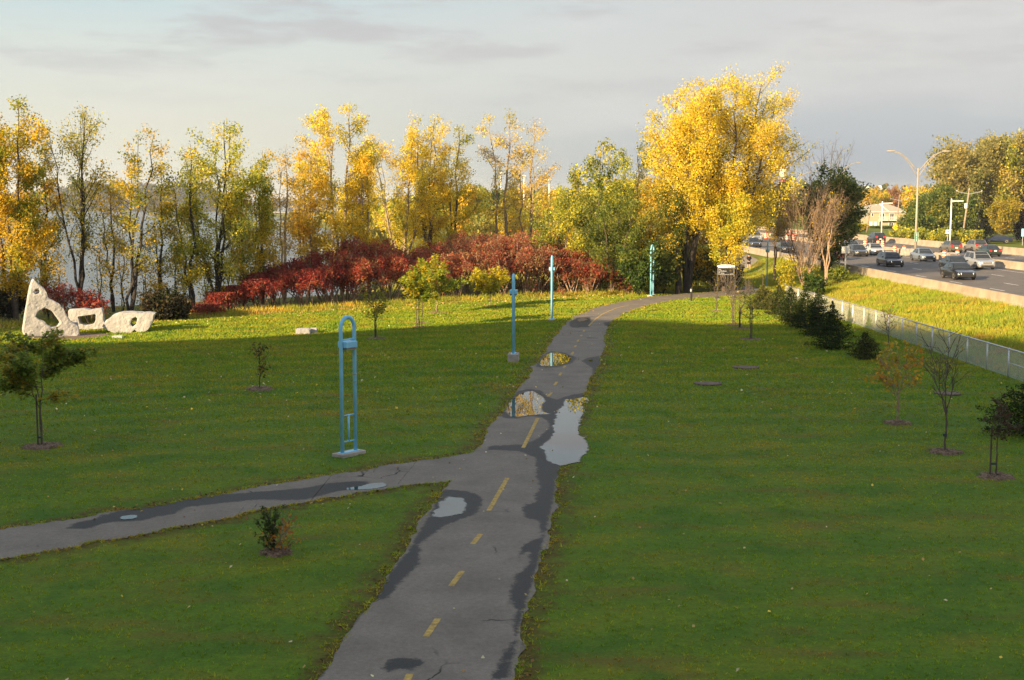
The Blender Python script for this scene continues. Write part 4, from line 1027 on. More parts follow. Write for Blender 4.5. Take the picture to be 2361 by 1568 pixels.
# sumac thicket: many stems, crimson umbrella crowns
def make_sumac(label, x, y, h, w, pal, seed, n=1500, group='red sumac shrubs'):
    rs = np.random.RandomState(seed)
    root = thing('sumac', label, 'shrub', (x, y, zg(x, y) - .05), 0, group)
    tr = MB(); pts, cl = [], []; nc = 0
    for i in range(7):
        a = rs.rand() * 6.28; el = 1.0 + .35 * rs.rand(); L_ = h * (.80 + .16 * rs.rand())
        B = bez((rs.randn() * .25, rs.randn() * .25, 0), (math.cos(a) * math.cos(el), math.sin(a) * math.cos(el), math.sin(el)), L_, .2, 5, rs, .10)
        tr.tube(B, np.linspace(.045, .022, 6), 5, False)
        for j in range(5):
            s = .5 + .5 * rs.rand(); p = [np.interp(s * 5, range(6), B[:, c]) for c in range(3)]
            a2 = rs.rand() * 6.28; e2 = .35 + .6 * rs.rand()
            T = bez(p, (math.cos(a2) * math.cos(e2), math.sin(a2) * math.cos(e2), math.sin(e2)), w * (.2 + .28 * rs.rand()), .75, 4, rs, .12)
            T[:, 2] = np.minimum(T[:, 2], h * (1.0 - .22 * ((T[:, 0] ** 2 + T[:, 1] ** 2) / (w * w * .3))))
            tr.tube(T, np.linspace(.018, .007, 5), 4, False)
            tip = T[-1]
            for q in range(8):       # fronds droop round each tip
                a3 = rs.rand() * 6.28
                for s in np.linspace(.1, 1, 5):
                    r_ = .55 * s
                    pts.append(tip + np.array([math.cos(a3) * r_, math.sin(a3) * r_, .16 * math.sin(s * 2.4) - .24 * s * s])); cl.append(nc)
                nc += 1
    tr.build('trunk', M['bark_tan'], root, smooth=True)
    pts, cl = np.array(pts), np.array(cl)
    idx = rs.choice(len(pts), n)
    C = pts[idx] + rs.randn(n, 3) * np.array([.08, .08, .14])
    C[:, 2] -= np.abs(rs.randn(n)) * .24
    C[:, 2] = np.clip(C[:, 2], .35, h * 1.04)
    link('crown', leaf_mesh('crown', C, .165, pick(rs, pal, n, cl[idx]), rs, .0, .5), root)
    return root
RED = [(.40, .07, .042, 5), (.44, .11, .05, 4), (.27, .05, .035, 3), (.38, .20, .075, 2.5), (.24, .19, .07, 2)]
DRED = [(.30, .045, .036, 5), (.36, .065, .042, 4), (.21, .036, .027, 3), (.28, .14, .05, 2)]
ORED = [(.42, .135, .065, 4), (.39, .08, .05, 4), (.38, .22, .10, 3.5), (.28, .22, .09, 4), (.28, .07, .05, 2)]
TOPU = [500, 530, 560, 600, 640, 680, 720, 760, 800, 850, 900, 930, 985, 1020, 1050, 1090, 1130, 1220, 1260, 1290, 1330, 1370, 1410, 1440, 1465]
TOPV = [694, 670, 643, 630, 608, 602, 586, 578, 562, 556, 566, 572, 582, 566, 552, 545, 541, 543, 552, 562, 576, 592, 612, 628, 655]
rs0 = np.random.RandomState(5)
k = 0
for row, (dy, us) in enumerate(((0, np.arange(508, 1462, 50)), (3.2, np.arange(540, 1440, 52)), (6.2, np.arange(760, 1400, 62)), (9.0, np.arange(1000, 1330, 60)))):
    for u in us:
        u = u + rs0.randn() * 6
        y = float(np.interp(u, [500, 700, 900, 1200, 1470], [86.0, 90.5, 95.5, 101, 104.5])) + 2.0 + dy + rs0.randn() * .4
        top = float(np.interp(u, TOPU, TOPV)); x = xat(u, y); zb = zg(x, y)
        full = zat(top, y) - zb
        h = full * (.74 + .10 * rs0.rand(), .98 + .08 * rs0.rand(), 1.13 + .05 * rs0.rand(), 1.17 + .04 * rs0.rand())[row]
        h = max(1.3, h)
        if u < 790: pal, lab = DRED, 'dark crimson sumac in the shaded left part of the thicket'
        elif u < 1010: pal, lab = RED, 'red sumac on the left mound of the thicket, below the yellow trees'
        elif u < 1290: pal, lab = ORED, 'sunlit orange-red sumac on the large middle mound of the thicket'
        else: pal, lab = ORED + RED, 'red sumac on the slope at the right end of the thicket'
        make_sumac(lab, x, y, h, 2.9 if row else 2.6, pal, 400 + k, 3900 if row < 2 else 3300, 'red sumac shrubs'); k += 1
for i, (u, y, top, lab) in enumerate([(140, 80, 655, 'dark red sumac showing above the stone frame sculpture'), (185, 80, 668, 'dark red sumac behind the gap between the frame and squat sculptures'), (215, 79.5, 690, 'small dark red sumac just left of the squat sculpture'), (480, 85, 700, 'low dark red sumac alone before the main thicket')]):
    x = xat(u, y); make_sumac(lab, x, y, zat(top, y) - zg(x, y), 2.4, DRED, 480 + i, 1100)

# meadow shrubs and trees far behind the thicket
MG = 'far bushes beyond the sumacs'
PYG = [(.36, .34, .07, 4), (.28, .28, .06, 4), (.50, .38, .08, 2), (.20, .24, .06, 2)]
protos = {}
def copy_tree(o, parent=None):
    c = o.copy(); COL.objects.link(c); c.parent = parent
    for ch in o.children: copy_tree(ch, c)
    return c
def far_tree(kind, label, u, y, top, wpx, group, cat='bush', name='meadow_bush', z=None):
    x = xat(u, y); zb = zg(x, y) if z is None else z
    h = zat(top, y) - zb; w = wpx / F * y
    if kind not in protos:
        pal, sd, n, ld, bk, sz = {'pale': (PYG, 61, 2200, 5, 'bark_pale', .5), 'gold': (GOLD, 62, 2200, 4, 'bark_pale', .5), 'green': (GRN, 63, 2600, 5, 'bark', .5), 'olive': (YGR, 64, 2400, 5, 'bark', .5), 'orange': (ORG, 65, 2400, 4, 'bark', .5), 'dark': (DKG + GRN, 66, 3000, 5, 'bark_dark', .5), 'rust': ([(.36, .17, .06, 3), (.42, .22, .05, 2), (.30, .13, .07, 2)], 67, 2200, 4, 'bark', .5)}[kind]
        protos[kind] = make_tree(name, label, 0, 0, 8.0, 6.5, pal, sd, leaders=ld, fork=.08, nb=11, leaves=n, size=sz, sig=.42, low=.12, bark=bk, group=group, cat=cat, z=0, tilt=.75, prof=lambda t: math.sin(math.pi * min(1, .28 + .68 * t)) ** .6)
        o = protos[kind]
    else: o = copy_tree(protos[kind])
    o.name = name; o.location = (x, y, zb - .05); o.scale = (w / 6.5, w / 6.5, h / 8.0); o.rotation_euler.z = (u * 1.7) % 6.28
    return tag(o, label, cat, group)
for kind, u, y, top, wp, lab in [
    ('pale', 870, 190, 510, 60, 'pale bush in the meadow below the golden shore trees'), ('olive', 905, 240, 480, 70, 'yellow-green bush far behind the pale leaning trunk'),
    ('gold', 1075, 210, 450, 75, 'small golden tree in the meadow gap right of the middle shore group'), ('pale', 1110, 170, 505, 70, 'pale straw bush in the meadow gap above the sumac mound'),
    ('olive', 1060, 300, 462, 80, 'olive tree on the far side of the meadow gap'), ('green', 1125, 330, 442, 70, 'far green tree whose top meets the sky in the gap'),
    ('pale', 1240, 160, 500, 80, 'pale bush right of the sparse peach tree'), ('olive', 1275, 230, 455, 90, 'far yellow-green tree under the sky gap right of the peach tree'),
    ('gold', 1300, 180, 470, 70, 'faded gold bush behind the low spreading tree'), ('pale', 1345, 200, 450, 100, 'pale bush behind the thin-topped green tree'),
    ('green', 1000, 340, 470, 90, 'far green tree seen under the yellow crowns'), ('olive', 950, 320, 465, 90, 'far olive tree seen between two yellow trunks'),
    ('green', 840, 360, 478, 90, 'far green tree by the water left of the yellow crowns'), ('pale', 1180, 260, 480, 110, 'wide pale bush far behind the sparse pale trees'),
    ('olive', 1400, 260, 440, 120, 'far olive tree deep behind the green shore trees'), ('gold', 1480, 280, 430, 110, 'far gold tree deep behind the dense green tree')]:
    far_tree(kind, lab, u, y, top, wp, MG)

# far woods that read as one mass
def wood(name, pts, seed, cols, n, size, kind='stuff'):
    """pts: list of (x, y, base z, height, depth); leaf clumps through a long low volume"""
    rs = np.random.RandomState(seed)
    P = np.array(pts, float); d = np.concatenate([[0], np.cumsum(np.hypot(*np.diff(P[:, :2], axis=0).T))])
    t = rs.rand(n) * d[-1]
    q = np.stack([np.interp(t, d, P[:, j]) for j in range(5)], 1)
    bump = .72 + .28 * np.abs(np.sin(t / d[-1] * 41 + seed)) * np.abs(np.sin(t / d[-1] * 97 + 1)) + .12 * rs.rand(n)
    zz_ = q[:, 2] + q[:, 3] * bump * rs.rand(n) ** .75
    C = np.stack([q[:, 0] + rs.randn(n) * 2, q[:, 1] + (rs.rand(n) - .5) * q[:, 4], zz_], 1)
    return tag(link(name, leaf_mesh(name, C, size, pick(rs, cols, n, jit=.15), rs, 0, .8)), kind=kind)
def U(u, y, z): return xat(u, y, z)
BLU = [(.035, .055, .045, 3), (.05, .065, .05, 2), (.075, .075, .05, 1)]
wood('far_wood', [(U(-300, 1900, 0), 1900, -3, 20, 90), (U(120, 1900, 0), 1900, -3, 26, 90), (U(180, 1900, 0), 1900, -3, 40, 90), (U(420, 1900, 0), 1900, -3, 38, 90), (U(540, 1900, 0), 1900, -3, 22, 90), (U(580, 1900, 0), 1900, -3, 6, 60)], 3, BLU, 14000, 9)
wood('far_wood', [(U(-400, 3600, 0), 3600, -3, 16, 90), (U(1500, 3600, 0), 3600, -3, 22, 90)], 4, BLU, 9000, 16)
wood('far_wood', [(U(820, 620, 0), 620, -2, 8, 40), (U(1000, 600, 0), 600, -1, 13, 50), (U(1300, 560, 0), 560, -1, 16, 60), (U(1760, 560, 0), 560, 0, 17, 60), (U(1960, 620, 0), 620, 0, 15, 60), (U(2400, 700, 0), 700, 0, 16, 60)], 5, [(.20, .18, .05, 3), (.12, .15, .04, 3), (.32, .20, .05, 2), (.09, .11, .03, 2)], 17000, 2.6)
tag(link('sand_spit', grid_mesh('sand_spit', *[np.array(k_, float) for k_ in np.meshgrid([U(560, 1500, 0), U(690, 1500, 0)], [1380, 1560])], np.full((2, 2), -2.4), [mat('sand', (.42, .36, .25), .9, var=.2, vscale=.05)], False)[0]), kind='structure')

# ------------------------------------------------------------------ trees beside and beyond the highway
HG = 'trees beyond the highway'
def hw(name, label, u, y, top, wpx, pal, seed, **k):
    x = xat(u, y, .9); h = zat(top, y) - .9
    return make_tree(name, label, x, y, h, wpx / F * y, pal, seed, group=HG, z=.9, **k)
RND = lambda t: math.sin(math.pi * min(1, .22 + .74 * t)) ** .55
TAN = [(0.351, 0.306, 0.095, 4), (0.286, 0.269, 0.080, 4), (0.208, 0.225, 0.055, 2), (0.442, 0.350, 0.100, 2)]
hw('broad_tree', 'broad tan-green tree with the rounded high crown at the right of the street lamp', 2248, 238, 336, 178, TAN, 71, leaders=7, leaves=15000, nb=17, size=.42, sig=.55, fork=.22, low=.25, prof=RND, tilt=.7, bark='bark_pale')
hw('broad_tree', 'broad tan-green tree cut by the right frame edge', 2365, 232, 335, 150, TAN + TAN + YGR, 72, leaders=7, leaves=15000, nb=17, size=.42, sig=.55, fork=.2, low=.22, prof=RND, tilt=.7)
for i, (u, y, top, wp, lab) in enumerate([(2128, 236, 478, 70, 'dark green tree just right of the pale house'), (2150, 228, 440, 85, 'dark green tree behind the tall street lamp pole'), (2205, 226, 455, 80, 'dark green tree between the white lamp and the wooden pole'), (2270, 240, 470, 90, 'dark green tree behind the small yellow roadside tree'), (2112, 250, 520, 50, 'low dark green tree below the right end of the house'), (2120, 222, 510, 70, 'low green tree at the foot of the tall street lamp')]):
    hw('green_tree', lab, u, y, top, wp, DKG + GRN if i % 2 else GRN + DKG, 80 + i, leaders=5, leaves=4500, nb=13, size=.36, sig=.48, fork=.05, low=.06, prof=RND, tilt=.7)
hw('yellow_tree', 'yellow roadside tree at the right above the parked dark car', 2312, 214, 470, 78, [(.42, .33, .03, 4), (.34, .30, .035, 3), (.46, .29, .03, 2), (.20, .22, .03, 2)], 88, leaders=4, leaves=4200, nb=14, size=.30, sig=.38, fork=.2, low=.2, prof=RND, tilt=.75, bark='bark_pale')
hw('purple_tree', 'dark purple-brown tree at the right edge beside the yellow tree', 2358, 222, 470, 60, [(.035, .018, .018, 3), (.05, .028, .02, 2)], 89, leaders=4, leaves=3600, nb=13, size=.34, sig=.42, low=.1, fork=.1, prof=RND)
for kind, u, y, top, wp, lab in [('orange', 2002, 470, 443, 44, 'orange-gold tree in front of the long far building, left one'), ('orange', 2036, 480, 446, 40, 'orange-rust tree in front of the long far building, right one'), ('rust', 2060, 500, 439, 30, 'rust-pink tree at the right end of the far building'), ('gold', 2110, 400, 440, 60, 'gold-topped tree left of the tall street lamp'), ('olive', 2150, 380, 445, 70, 'olive tree right behind the tall street lamp'), ('rust', 2180, 330, 412, 36, 'slender peach-rust tree left of the tan-green crown'), ('green', 2200, 320, 440, 60, 'green tree under the left edge of the tan-green crown'),
    ('dark', 2010, 350, 522, 90, 'low dark hedge tree below the pale house balconies'), ('dark', 2065, 340, 522, 80, 'low dark hedge tree at the house\'s right corner'), ('olive', 1955, 280, 515, 60, 'olive bush left of the pale house'), ('orange', 1985, 300, 515, 34, 'small orange bush against the left wall of the pale house'), ('green', 1940, 420, 450, 70, 'green tree behind the locust, left of the far building'), ('olive', 1850, 380, 470, 80, 'olive tree far behind the bare brown tree')]:
    far_tree(kind, lab, u, y, top, wp, 'background trees right of the path', 'tree', 'background_tree', z=.6 if y > 260 else None)
for i, (u, y, top, wp, lab) in enumerate([(2165, 205, 548, 60, 'bright green roadside bush by the white square sign'), (2105, 212, 545, 55, 'yellow-green roadside bush behind the far barrier'), (2235, 206, 545, 50, 'green roadside bush behind the wooden pole'), (2075, 220, 540, 40, 'small yellow-green bush near the yellow diamond sign')]):
    bush('roadside_bush', lab, u, y, top, wp, YGR + GRN, 300 + i, 1500, 'roadside bushes', size=.32)

# locust and the bare brown tree on the bank
x = xat(1912, 121, .5)
make_tree('locust_tree', 'dark green feathery tree leaning over the highway behind the bare brown tree', x, 121, zat(398, 121) - zg(x, 121), 5.0, GRN + DKG + GRN, 91, leaders=5, leaves=9000, nb=15, size=.24, sig=.34, fork=.15, low=.12, prof=RND, tilt=.55, bark='bark_dark', cat='tree', flat=.4)
make_tree('dead_tree', 'leafless dead top of branches rising above the locust', xat(1895, 124, .5), 124, zat(343, 124) - .5, 4.6, OLV, 92, leaders=5, leaves=60, nb=8, size=.2, fork=.35, low=.5, tilt=1.0, bark='bark', ltop=.15, twig=1.2)
x = xat(1853, 110, .3)
make_tree('bare_tree', 'bare brown bushy tree with countless upright twigs beside the fence end', x, 110, zat(432, 110) - zg(x, 110), 6.2, [(.26, .17, .10, 3), (.30, .22, .08, 1)], 93, leaders=10, leaves=900, nb=18, size=.10, fork=.08, low=.15, tilt=.8, up=.8, bark='bark_tan', r0=.075, ltop=.35, twig=2.2)
x = xat(1905, 109, .3)
make_tree('bare_tree', 'pale-trunked leafless tree right of the bare brown bushy tree', x, 109, zat(455, 109) - zg(x, 109), 3.4, ORG, 94, leaders=3, leaves=250, nb=12, size=.14, fork=.35, low=.4, tilt=1.0, bark='bark_tan', r0=.12, twig=2.0)
bush('yellow_shrub', 'lime-yellow leafy shrub in front of the bare brown tree', 1812, 103, 598, 34, [(.52, .46, .03, 4), (.40, .40, .03, 3), (.56, .40, .03, 1)], 95, 700, size=.15)
bush('yellow_shrub', 'sparse yellow shrub on the bank right of the lime-yellow one', 1868, 106, 618, 40, [(.46, .36, .03, 4), (.34, .30, .03, 3)], 96, 260, size=.15)
bush('bank_shrub', 'dark green shrub hugging the bank behind the fence spruces', 1876, 101, 645, 44, DKG, 97, 1000)
bush('bank_shrub', 'green weedy shrub on the bank right of the pale trunk', 1935, 108, 626, 34, GRN, 98, 700)

# ------------------------------------------------------------------ spruces in a row along the fence
def make_spruce(label, x, y, h, w, seed, pal, spire=0.0, group='young spruces along the fence'):
    rs = np.random.RandomState(seed)
    root = thing('spruce', label, 'tree', (x, y, zg(x, y) - .03), 0, group)
    tr = MB(); tr.tube([(0, 0, 0), (0, 0, h * .6), (rs.randn() * .04, rs.randn() * .04, h)], [.05, .03, .008], 6, False)
    C = []
    hc = h * (1 - spire)
    nl = int(9 + h * 4)
    for i in range(nl):
        t = (i + rs.rand() * .5) / nl; z = .08 + t * (hc - .1)
        Rr = w * .5 * (1 - t) ** .95 * min(1, .7 + t * 2.2) * (.85 + .3 * rs.rand())
        for j in range(7):
            a = 6.28 * (j + rs.rand()) / 7; Lb = max(.08, Rr * (.75 + .4 * rs.rand()))
            tip = np.array([math.cos(a) * Lb, math.sin(a) * Lb, z + Lb * (.05 + .3 * t)])
            tr.tube([(0, 0, z), tip], [.012, .004], 3, False)
            for s in np.linspace(.2, 1.05, max(3, int(Lb / .05))):
                p = np.array([0, 0, z]) * (1 - s) + tip * s
                sp = .09 * (1.15 - s)
                for q in range(4):
                    C.append(p + np.array([-math.sin(a), math.cos(a), 0]) * rs.randn() * sp * 1.6 + np.array([0, 0, rs.randn() * .04]))
    if spire:
        for i in range(10):
            z = hc + (h - hc) * rs.rand(); a = rs.rand() * 6.28; L_ = (h - z) * .3
            tip = np.array([math.cos(a) * L_, math.sin(a) * L_, z + L_ * .6]); tr.tube([(0, 0, z), tip], [.01, .005], 3, False)
            for s in np.linspace(0, 1, 8): C.append(np.array([0, 0, z]) * (1 - s) + tip * s)
    tr.build('trunk', M['bark'], root)
    C = np.array(C) + rs.randn(len(C), 3) * .015
    link('crown', leaf_mesh('crown', C, .105, pick(rs, pal, len(C)), rs, .2, .32, [M['needle']]), root)
    return root
SPR = [(.022, .042, .010, 4), (.032, .052, .012, 3), (.052, .060, .014, 2), (.014, .028, .008, 2)]
SPY = [(.09, .10, .025, 4), (.12, .11, .03, 3), (.06, .08, .022, 2), (.13, .09, .03, 1)]
for i, (u, v, top, wp, pal, sp, lab) in enumerate([
    (1758, 714, 628, 62, SPY, .42, 'yellowish spruce with a long bare leader, farthest of the fence row'),
    (1795, 727, 640, 60, SPR + SPY, .28, 'spruce next after the yellowish one in the fence row'),
    (1822, 743, 650, 64, SPR, .22, 'spruce in the middle of the fence row, with open upper boughs'),
    (1855, 757, 660, 76, SPR, .15, 'full dark spruce in the fence row behind the nearest pair'),
    (1885, 775, 668, 76, SPR, .12, 'pointed dark spruce second from the near end of the fence row'),
    (1917, 806, 706, 84, SPR, .06, 'nearest dark spruce at the end of the fence row'),
    (1994, 829, 772, 62, SPR + SPY, .0, 'small round spruce alone on the lawn past the fence row'),
    (2385, 1003, 872, 190, SPR, .1, 'spruce cut by the right frame edge')]):
    x, y = at(u, v); h = zat(top, y)
    make_spruce(lab, x, y, h * 1.14, wp / F * y * 1.55, 120 + i, pal, sp)

# ------------------------------------------------------------------ young planted trees with stakes and mulch
def mulch(x, y, rad, seed, label):
    rs = np.random.RandomState(seed); mb = MB(); n = 26; prof = [1.0, .72, .4, .12]
    V = []
    for k_, t in enumerate(prof):
        for j in range(n):
            a = 6.283 * j / n; r_ = rad * t * (1 + .12 * rs.randn() * (k_ == 0) + .05 * rs.randn())
            V.append((r_ * math.cos(a), r_ * math.sin(a), (-.02, .06, .075, .05)[k_] + .02 * rs.randn() * (k_ > 0)))
    Fc = [(k_ * n + j, k_ * n + (j + 1) % n, (k_ + 1) * n + (j + 1) % n, (k_ + 1) * n + j) for k_ in range(3) for j in range(n)] + [tuple(3 * n + j for j in range(n))]
    mb.add(V, Fc)
    ch = []
    for j in range(int(240 * rad)):           # wood chips and bark strips
        a, r_ = rs.rand() * 6.28, rad * rs.rand() ** .6; L_ = .03 + .08 * rs.rand(); b = rs.rand() * 6.28
        mb.box((r_ * math.cos(a), r_ * math.sin(a), .075 - .05 * (r_ / rad) ** 2 + .015 * rs.rand()), (L_, .018, .012), b)
    o = mb.build('mulch_ring', M['mulch'], None, (x, y, zg(x, y)))
    return tag(o, label, 'mulch', 'mulch rings round the young trees')
def stake(x, y, h, label, dx=0.0, dy=0.0, tie=None):
    r = thing('tree_stake', label, 'stake', (x, y, zg(x, y)), 0, 'stakes of the young trees')
    MB().tube([(0, 0, -.1), (dx, dy, h)], [.026, .024], 6).build('stake_pole', M['stake'], r)
    if tie: MB().tube([(0, 0, tie[1]), (tie[0], 0, tie[1])], .03, 6).build('tie', M['tie'], r)
def young(label, u, v, top, crown_w, trunk_f, pal, seed, n, size=.12, bark='bark_pale', flat=.5, leaders=1, r0=.035, nb=12, name='young_tree', sig=.12, bare=0.0, tilt=.5, up=.25, lean=(0, 0), prof=None, twig=1.0, gaps=.2, z=0):
    x, y = at(u, v); h = zat(top, y) - z
    return make_tree(name, label, x, y, h, crown_w / F * y, pal, seed, leaders=leaders, fork=trunk_f * .9, nb=nb, leaves=n, size=size, sig=sig, up=up, low=trunk_f, bark=bark, lean=lean, prof=prof or RND, tilt=tilt, bare=bare, group='young planted trees', r0=r0, flat=flat, twig=twig, gaps=gaps, f0k=1.0), x, y
LOC = [(0.195, 0.260, 0.030, 5), (0.260, 0.299, 0.035, 3), (0.442, 0.325, 0.030, 2), (0.130, 0.182, 0.025, 2)]
LIM = [(.30, .36, .03, 4), (.40, .38, .035, 3), (.55, .42, .03, 2), (.20, .28, .03, 2)]
LYE = [(.60, .50, .03, 5), (.50, .46, .03, 3), (.40, .40, .03, 1)]
OLG = [(.25, .25, .03, 4), (.34, .28, .03, 3), (.17, .20, .025, 3), (.40, .26, .03, 1)]
MAP = [(.52, .30, .025, 4), (.44, .33, .03, 3), (.50, .22, .03, 2), (.32, .28, .03, 2)]
_, x, y = young('dark green young tree with spreading layered crown, nearest at the left', 97, 1030, 764, 178, .50, LOC, 140, 2500, .12, 'bark', .75, 3, .035, 13, sig=.10, tilt=.28, up=.1)
mulch(x, y, .62, 1, 'mulch ring under the dark green tree at the left'); stake(x - .10, y - .05, 1.62, 'stake of the dark green tree at the left', tie=(.10, .30))
_, x, y = young('olive young tree between the blue lamp and the lime trees', 867, 781, 660, 62, .45, OLG, 141, 600, .14, 'bark_dark', .6, 3, .03, 10, tilt=.3, up=.1)
mulch(x, y, .62, 2, 'mulch ring under the olive young tree'); stake(x - .06, y, 1.7, 'stake of the olive young tree', tie=(.08, 1.15))
_, x, y = young('lime-green young tree held by two leaning stakes, left of a pair', 966, 756, 618, 58, .50, LIM, 142, 1700, .15, 'bark_dark', .5, 3, .025, 10, tilt=.4)
mulch(x, y, .55, 3, 'mulch ring under the two-staked lime tree'); stake(x + .16, y, 2.1, 'right leaning stake of the two-staked lime tree', .10); stake(x - .12, y, 2.1, 'left leaning stake of the two-staked lime tree', -.08, tie=(.3, 1.1))
_, x, y = young('lime-green young tree standing behind the staked one, right of a pair', 1008, 721, 608, 88, .38, LIM, 143, 2600, .16, 'bark_pale', .5, 3, .04, 11, tilt=.4)
mulch(x, y, .75, 4, 'mulch ring under the right lime tree')
x, y = at(960, 752); mulch(*at(972, 745), .6, 5, 'pale mulch patch between the two lime trees')
_, x, y = young('bright yellow small tree in front of the sumac mound', 1130, 706, 624, 66, .40, LYE, 144, 1500, .16, 'bark_pale', .6, 3, .035, 10, tilt=.35)
mulch(x, y, .55, 6, 'mulch ring under the bright yellow small tree')
young('tiny red-leaved sapling before the right end of the sumacs', 1354, 684, 640, 26, .45, ORED, 145, 160, .16, 'bark_tan', .3, 2, .03, 7)
_, x, y = young('small orange tree with a pale forked trunk right of the far-bend lamp', 1519, 673, 600, 46, .35, ORED + GOLD, 146, 420, .16, 'bark_tan', .3, 3, .045, 9, tilt=.5)
_, x, y = young('bare young tree with a forked top in front of the name board\'s left post', 1652, 718, 630, 44, .55, ORG, 147, 25, .12, 'bark', .3, 4, .03, 7, tilt=.55); mulch(x, y, .4, 7, 'mulch patch under the bare tree by the name board')
_, x, y = young('thin bare sapling between the name board\'s posts', 1690, 737, 655, 40, .45, ORG, 148, 15, .12, 'bark', .3, 3, .025, 7, tilt=.7); stake(x - .08, y, 1.2, 'reddish stake of the thin bare sapling')
_, x, y = young('tall bare young tree in front of the name board\'s right post', 1690, 749, 588, 56, .42, ORG, 149, 20, .12, 'bark', .3, 4, .024, 9, tilt=.95, twig=1.2); stake(x + .12, y, 2.0, 'stake of the tall bare tree by the name board')
mulch(x, y, .65, 8, 'mulch ring under the tall bare tree by the name board')
_, x, y = young('bare spreading sapling with a few yellow leaves, middle of the right-hand row', 1706, 758, 645, 56, .40, OLG, 150, 60, .12, 'bark', .3, 4, .035, 9, tilt=.8, lean=(.25, 0)); stake(x - .05, y, 1.45, 'stake of the bare spreading sapling'); mulch(x, y, .7, 9, 'mulch ring under the bare spreading sapling')
_, x, y = young('thin sapling with sparse olive leaves, nearest of the right-hand row', 1729, 784, 668, 58, .38, OLG, 151, 170, .11, 'bark', .4, 2, .03, 10, tilt=.4); stake(x + .10, y, 1.85, 'stake of the thin olive sapling', tie=(-.09, .92)); mulch(x, y, .72, 10, 'mulch ring under the thin olive sapling')
young('bare pink-grey sapling beside the path before the person', 1725, 688, 635, 30, .4, ORG, 152, 0, .1, 'bark', .3, 3, .03, 8, tilt=.5)
_, x, y = young('tiny sapling with orange and dark leaves on the left lawn', 599, 898, 800, 36, .30, [(.30, .18, .02, 3), (.05, .06, .018, 4), (.10, .10, .02, 2)], 153, 200, .11, 'bark_dark', .2, 1, .02, 9, tilt=.9, prof=lambda t: 1.1 if t < .35 else .15); mulch(x, y, .62, 11, 'mulch ring under the tiny left sapling')
x, y = at(632, 1276)
make_tree('shrub', 'narrow dark evergreen shrub by the side path', x, y, .62, .14, [(.07, .10, .025, 4), (.10, .13, .03, 2)], 154, leaders=1, fork=.03, nb=16, leaves=700, size=.045, sig=.03, low=.05, bark='bark_dark', r0=.015, tilt=1.0, group='small shrubs by the side path', cat='shrub')
make_tree('shrub', 'small orange-leaved shrub beside the narrow dark evergreen', x + .15, y + .05, .56, .36, [(.44, .17, .03, 3), (.46, .27, .03, 3), (.34, .12, .03, 2)], 155, leaders=3, fork=.05, nb=6, leaves=150, size=.075, sig=.06, low=.08, bark='bark_tan', r0=.01, tilt=.7, group='small shrubs by the side path', cat='shrub', gaps=.4)
mulch(x + .05, y + .02, .36, 12, 'patchy mulch under the two small shrubs by the side path')
_, x, y = young('young maple with loose yellow-orange leaves on the right lawn', 2069, 976, 800, 118, .42, MAP, 156, 460, .15, 'bark_tan', .3, 4, .03, 9, tilt=.45, up=.2, sig=.09, gaps=.45, lean=(-.2, 0)); mulch(x, y, .50, 13, 'mulch ring under the yellow-orange maple')
_, x, y = young('bare crooked young maple with a thick taped trunk on the right lawn', 2179, 1043, 770, 120, .45, ORG, 157, 8, .09, 'bark', .3, 4, .034, 8, tilt=.75, lean=(-.15, 0), twig=1.4); mulch(x, y, .56, 14, 'large mulch ring under the bare crooked maple')
MB().tube([(-.035, -.03, .55), (-.045, -.03, .63)], .055, 8).build('tie', M['tie'], _)
_, x, y = young('small withered sapling with brown drooping leaves near the right edge', 2296, 1100, 915, 74, .55, [(.09, .045, .025, 3), (.06, .04, .02, 3), (.05, .05, .02, 1)], 158, 330, .09, 'bark', .2, 3, .02, 6, tilt=.3, up=-.2, sig=.06); mulch(x, y, .50, 15, 'mulch ring under the withered sapling'); stake(x - .16, y, 1.42, 'dark stake of the withered sapling', tie=(.16, .37))
young('tiny bare sapling with a few orange leaves near the fence', 2048, 795, 715, 60, .35, [(.48, .16, .04, 3), (.42, .22, .04, 2)], 159, 60, .11, 'bark', .3, 3, .02, 9, tilt=.6)
young('thin leafless sapling between the yellow maple and the fence', 2165, 905, 815, 60, .35, ORG, 160, 10, .09, 'bark', .3, 3, .015, 9, tilt=.6)

# ------------------------------------------------------------------ cars
def loft(st, prof):
    """st: (x, zbot, ztop, halfwidth); prof: list of (side fraction, height fraction)"""
    V, Fc = [], []; n = len(prof)
    for x, zb, ztp, hw_ in st:
        for a, b in prof: V.append((a * hw_, x, zb + b * (ztp - zb)))
    for i in range(len(st) - 1):
        for k_ in range(n): Fc.append((i * n + k_, i * n + (k_ + 1) % n, (i + 1) * n + (k_ + 1) % n, (i + 1) * n + k_))
    Fc += [tuple(range(n - 1, -1, -1)), tuple((len(st) - 1) * n + k_ for k_ in range(n))]
    return V, Fc
CARP = [(-.90, 0), (-1, .16), (-1, .52), (-.975, .80), (-.90, .96), (-.6, 1), (.6, 1), (.90, .96), (.975, .80), (1, .52), (1, .16), (.90, 0)]
paints = {}
def paint(c):
    if c not in paints: paints[c] = mat('car_paint_%d' % len(paints), c, .32, .25, coat=.7)
    return paints[c]
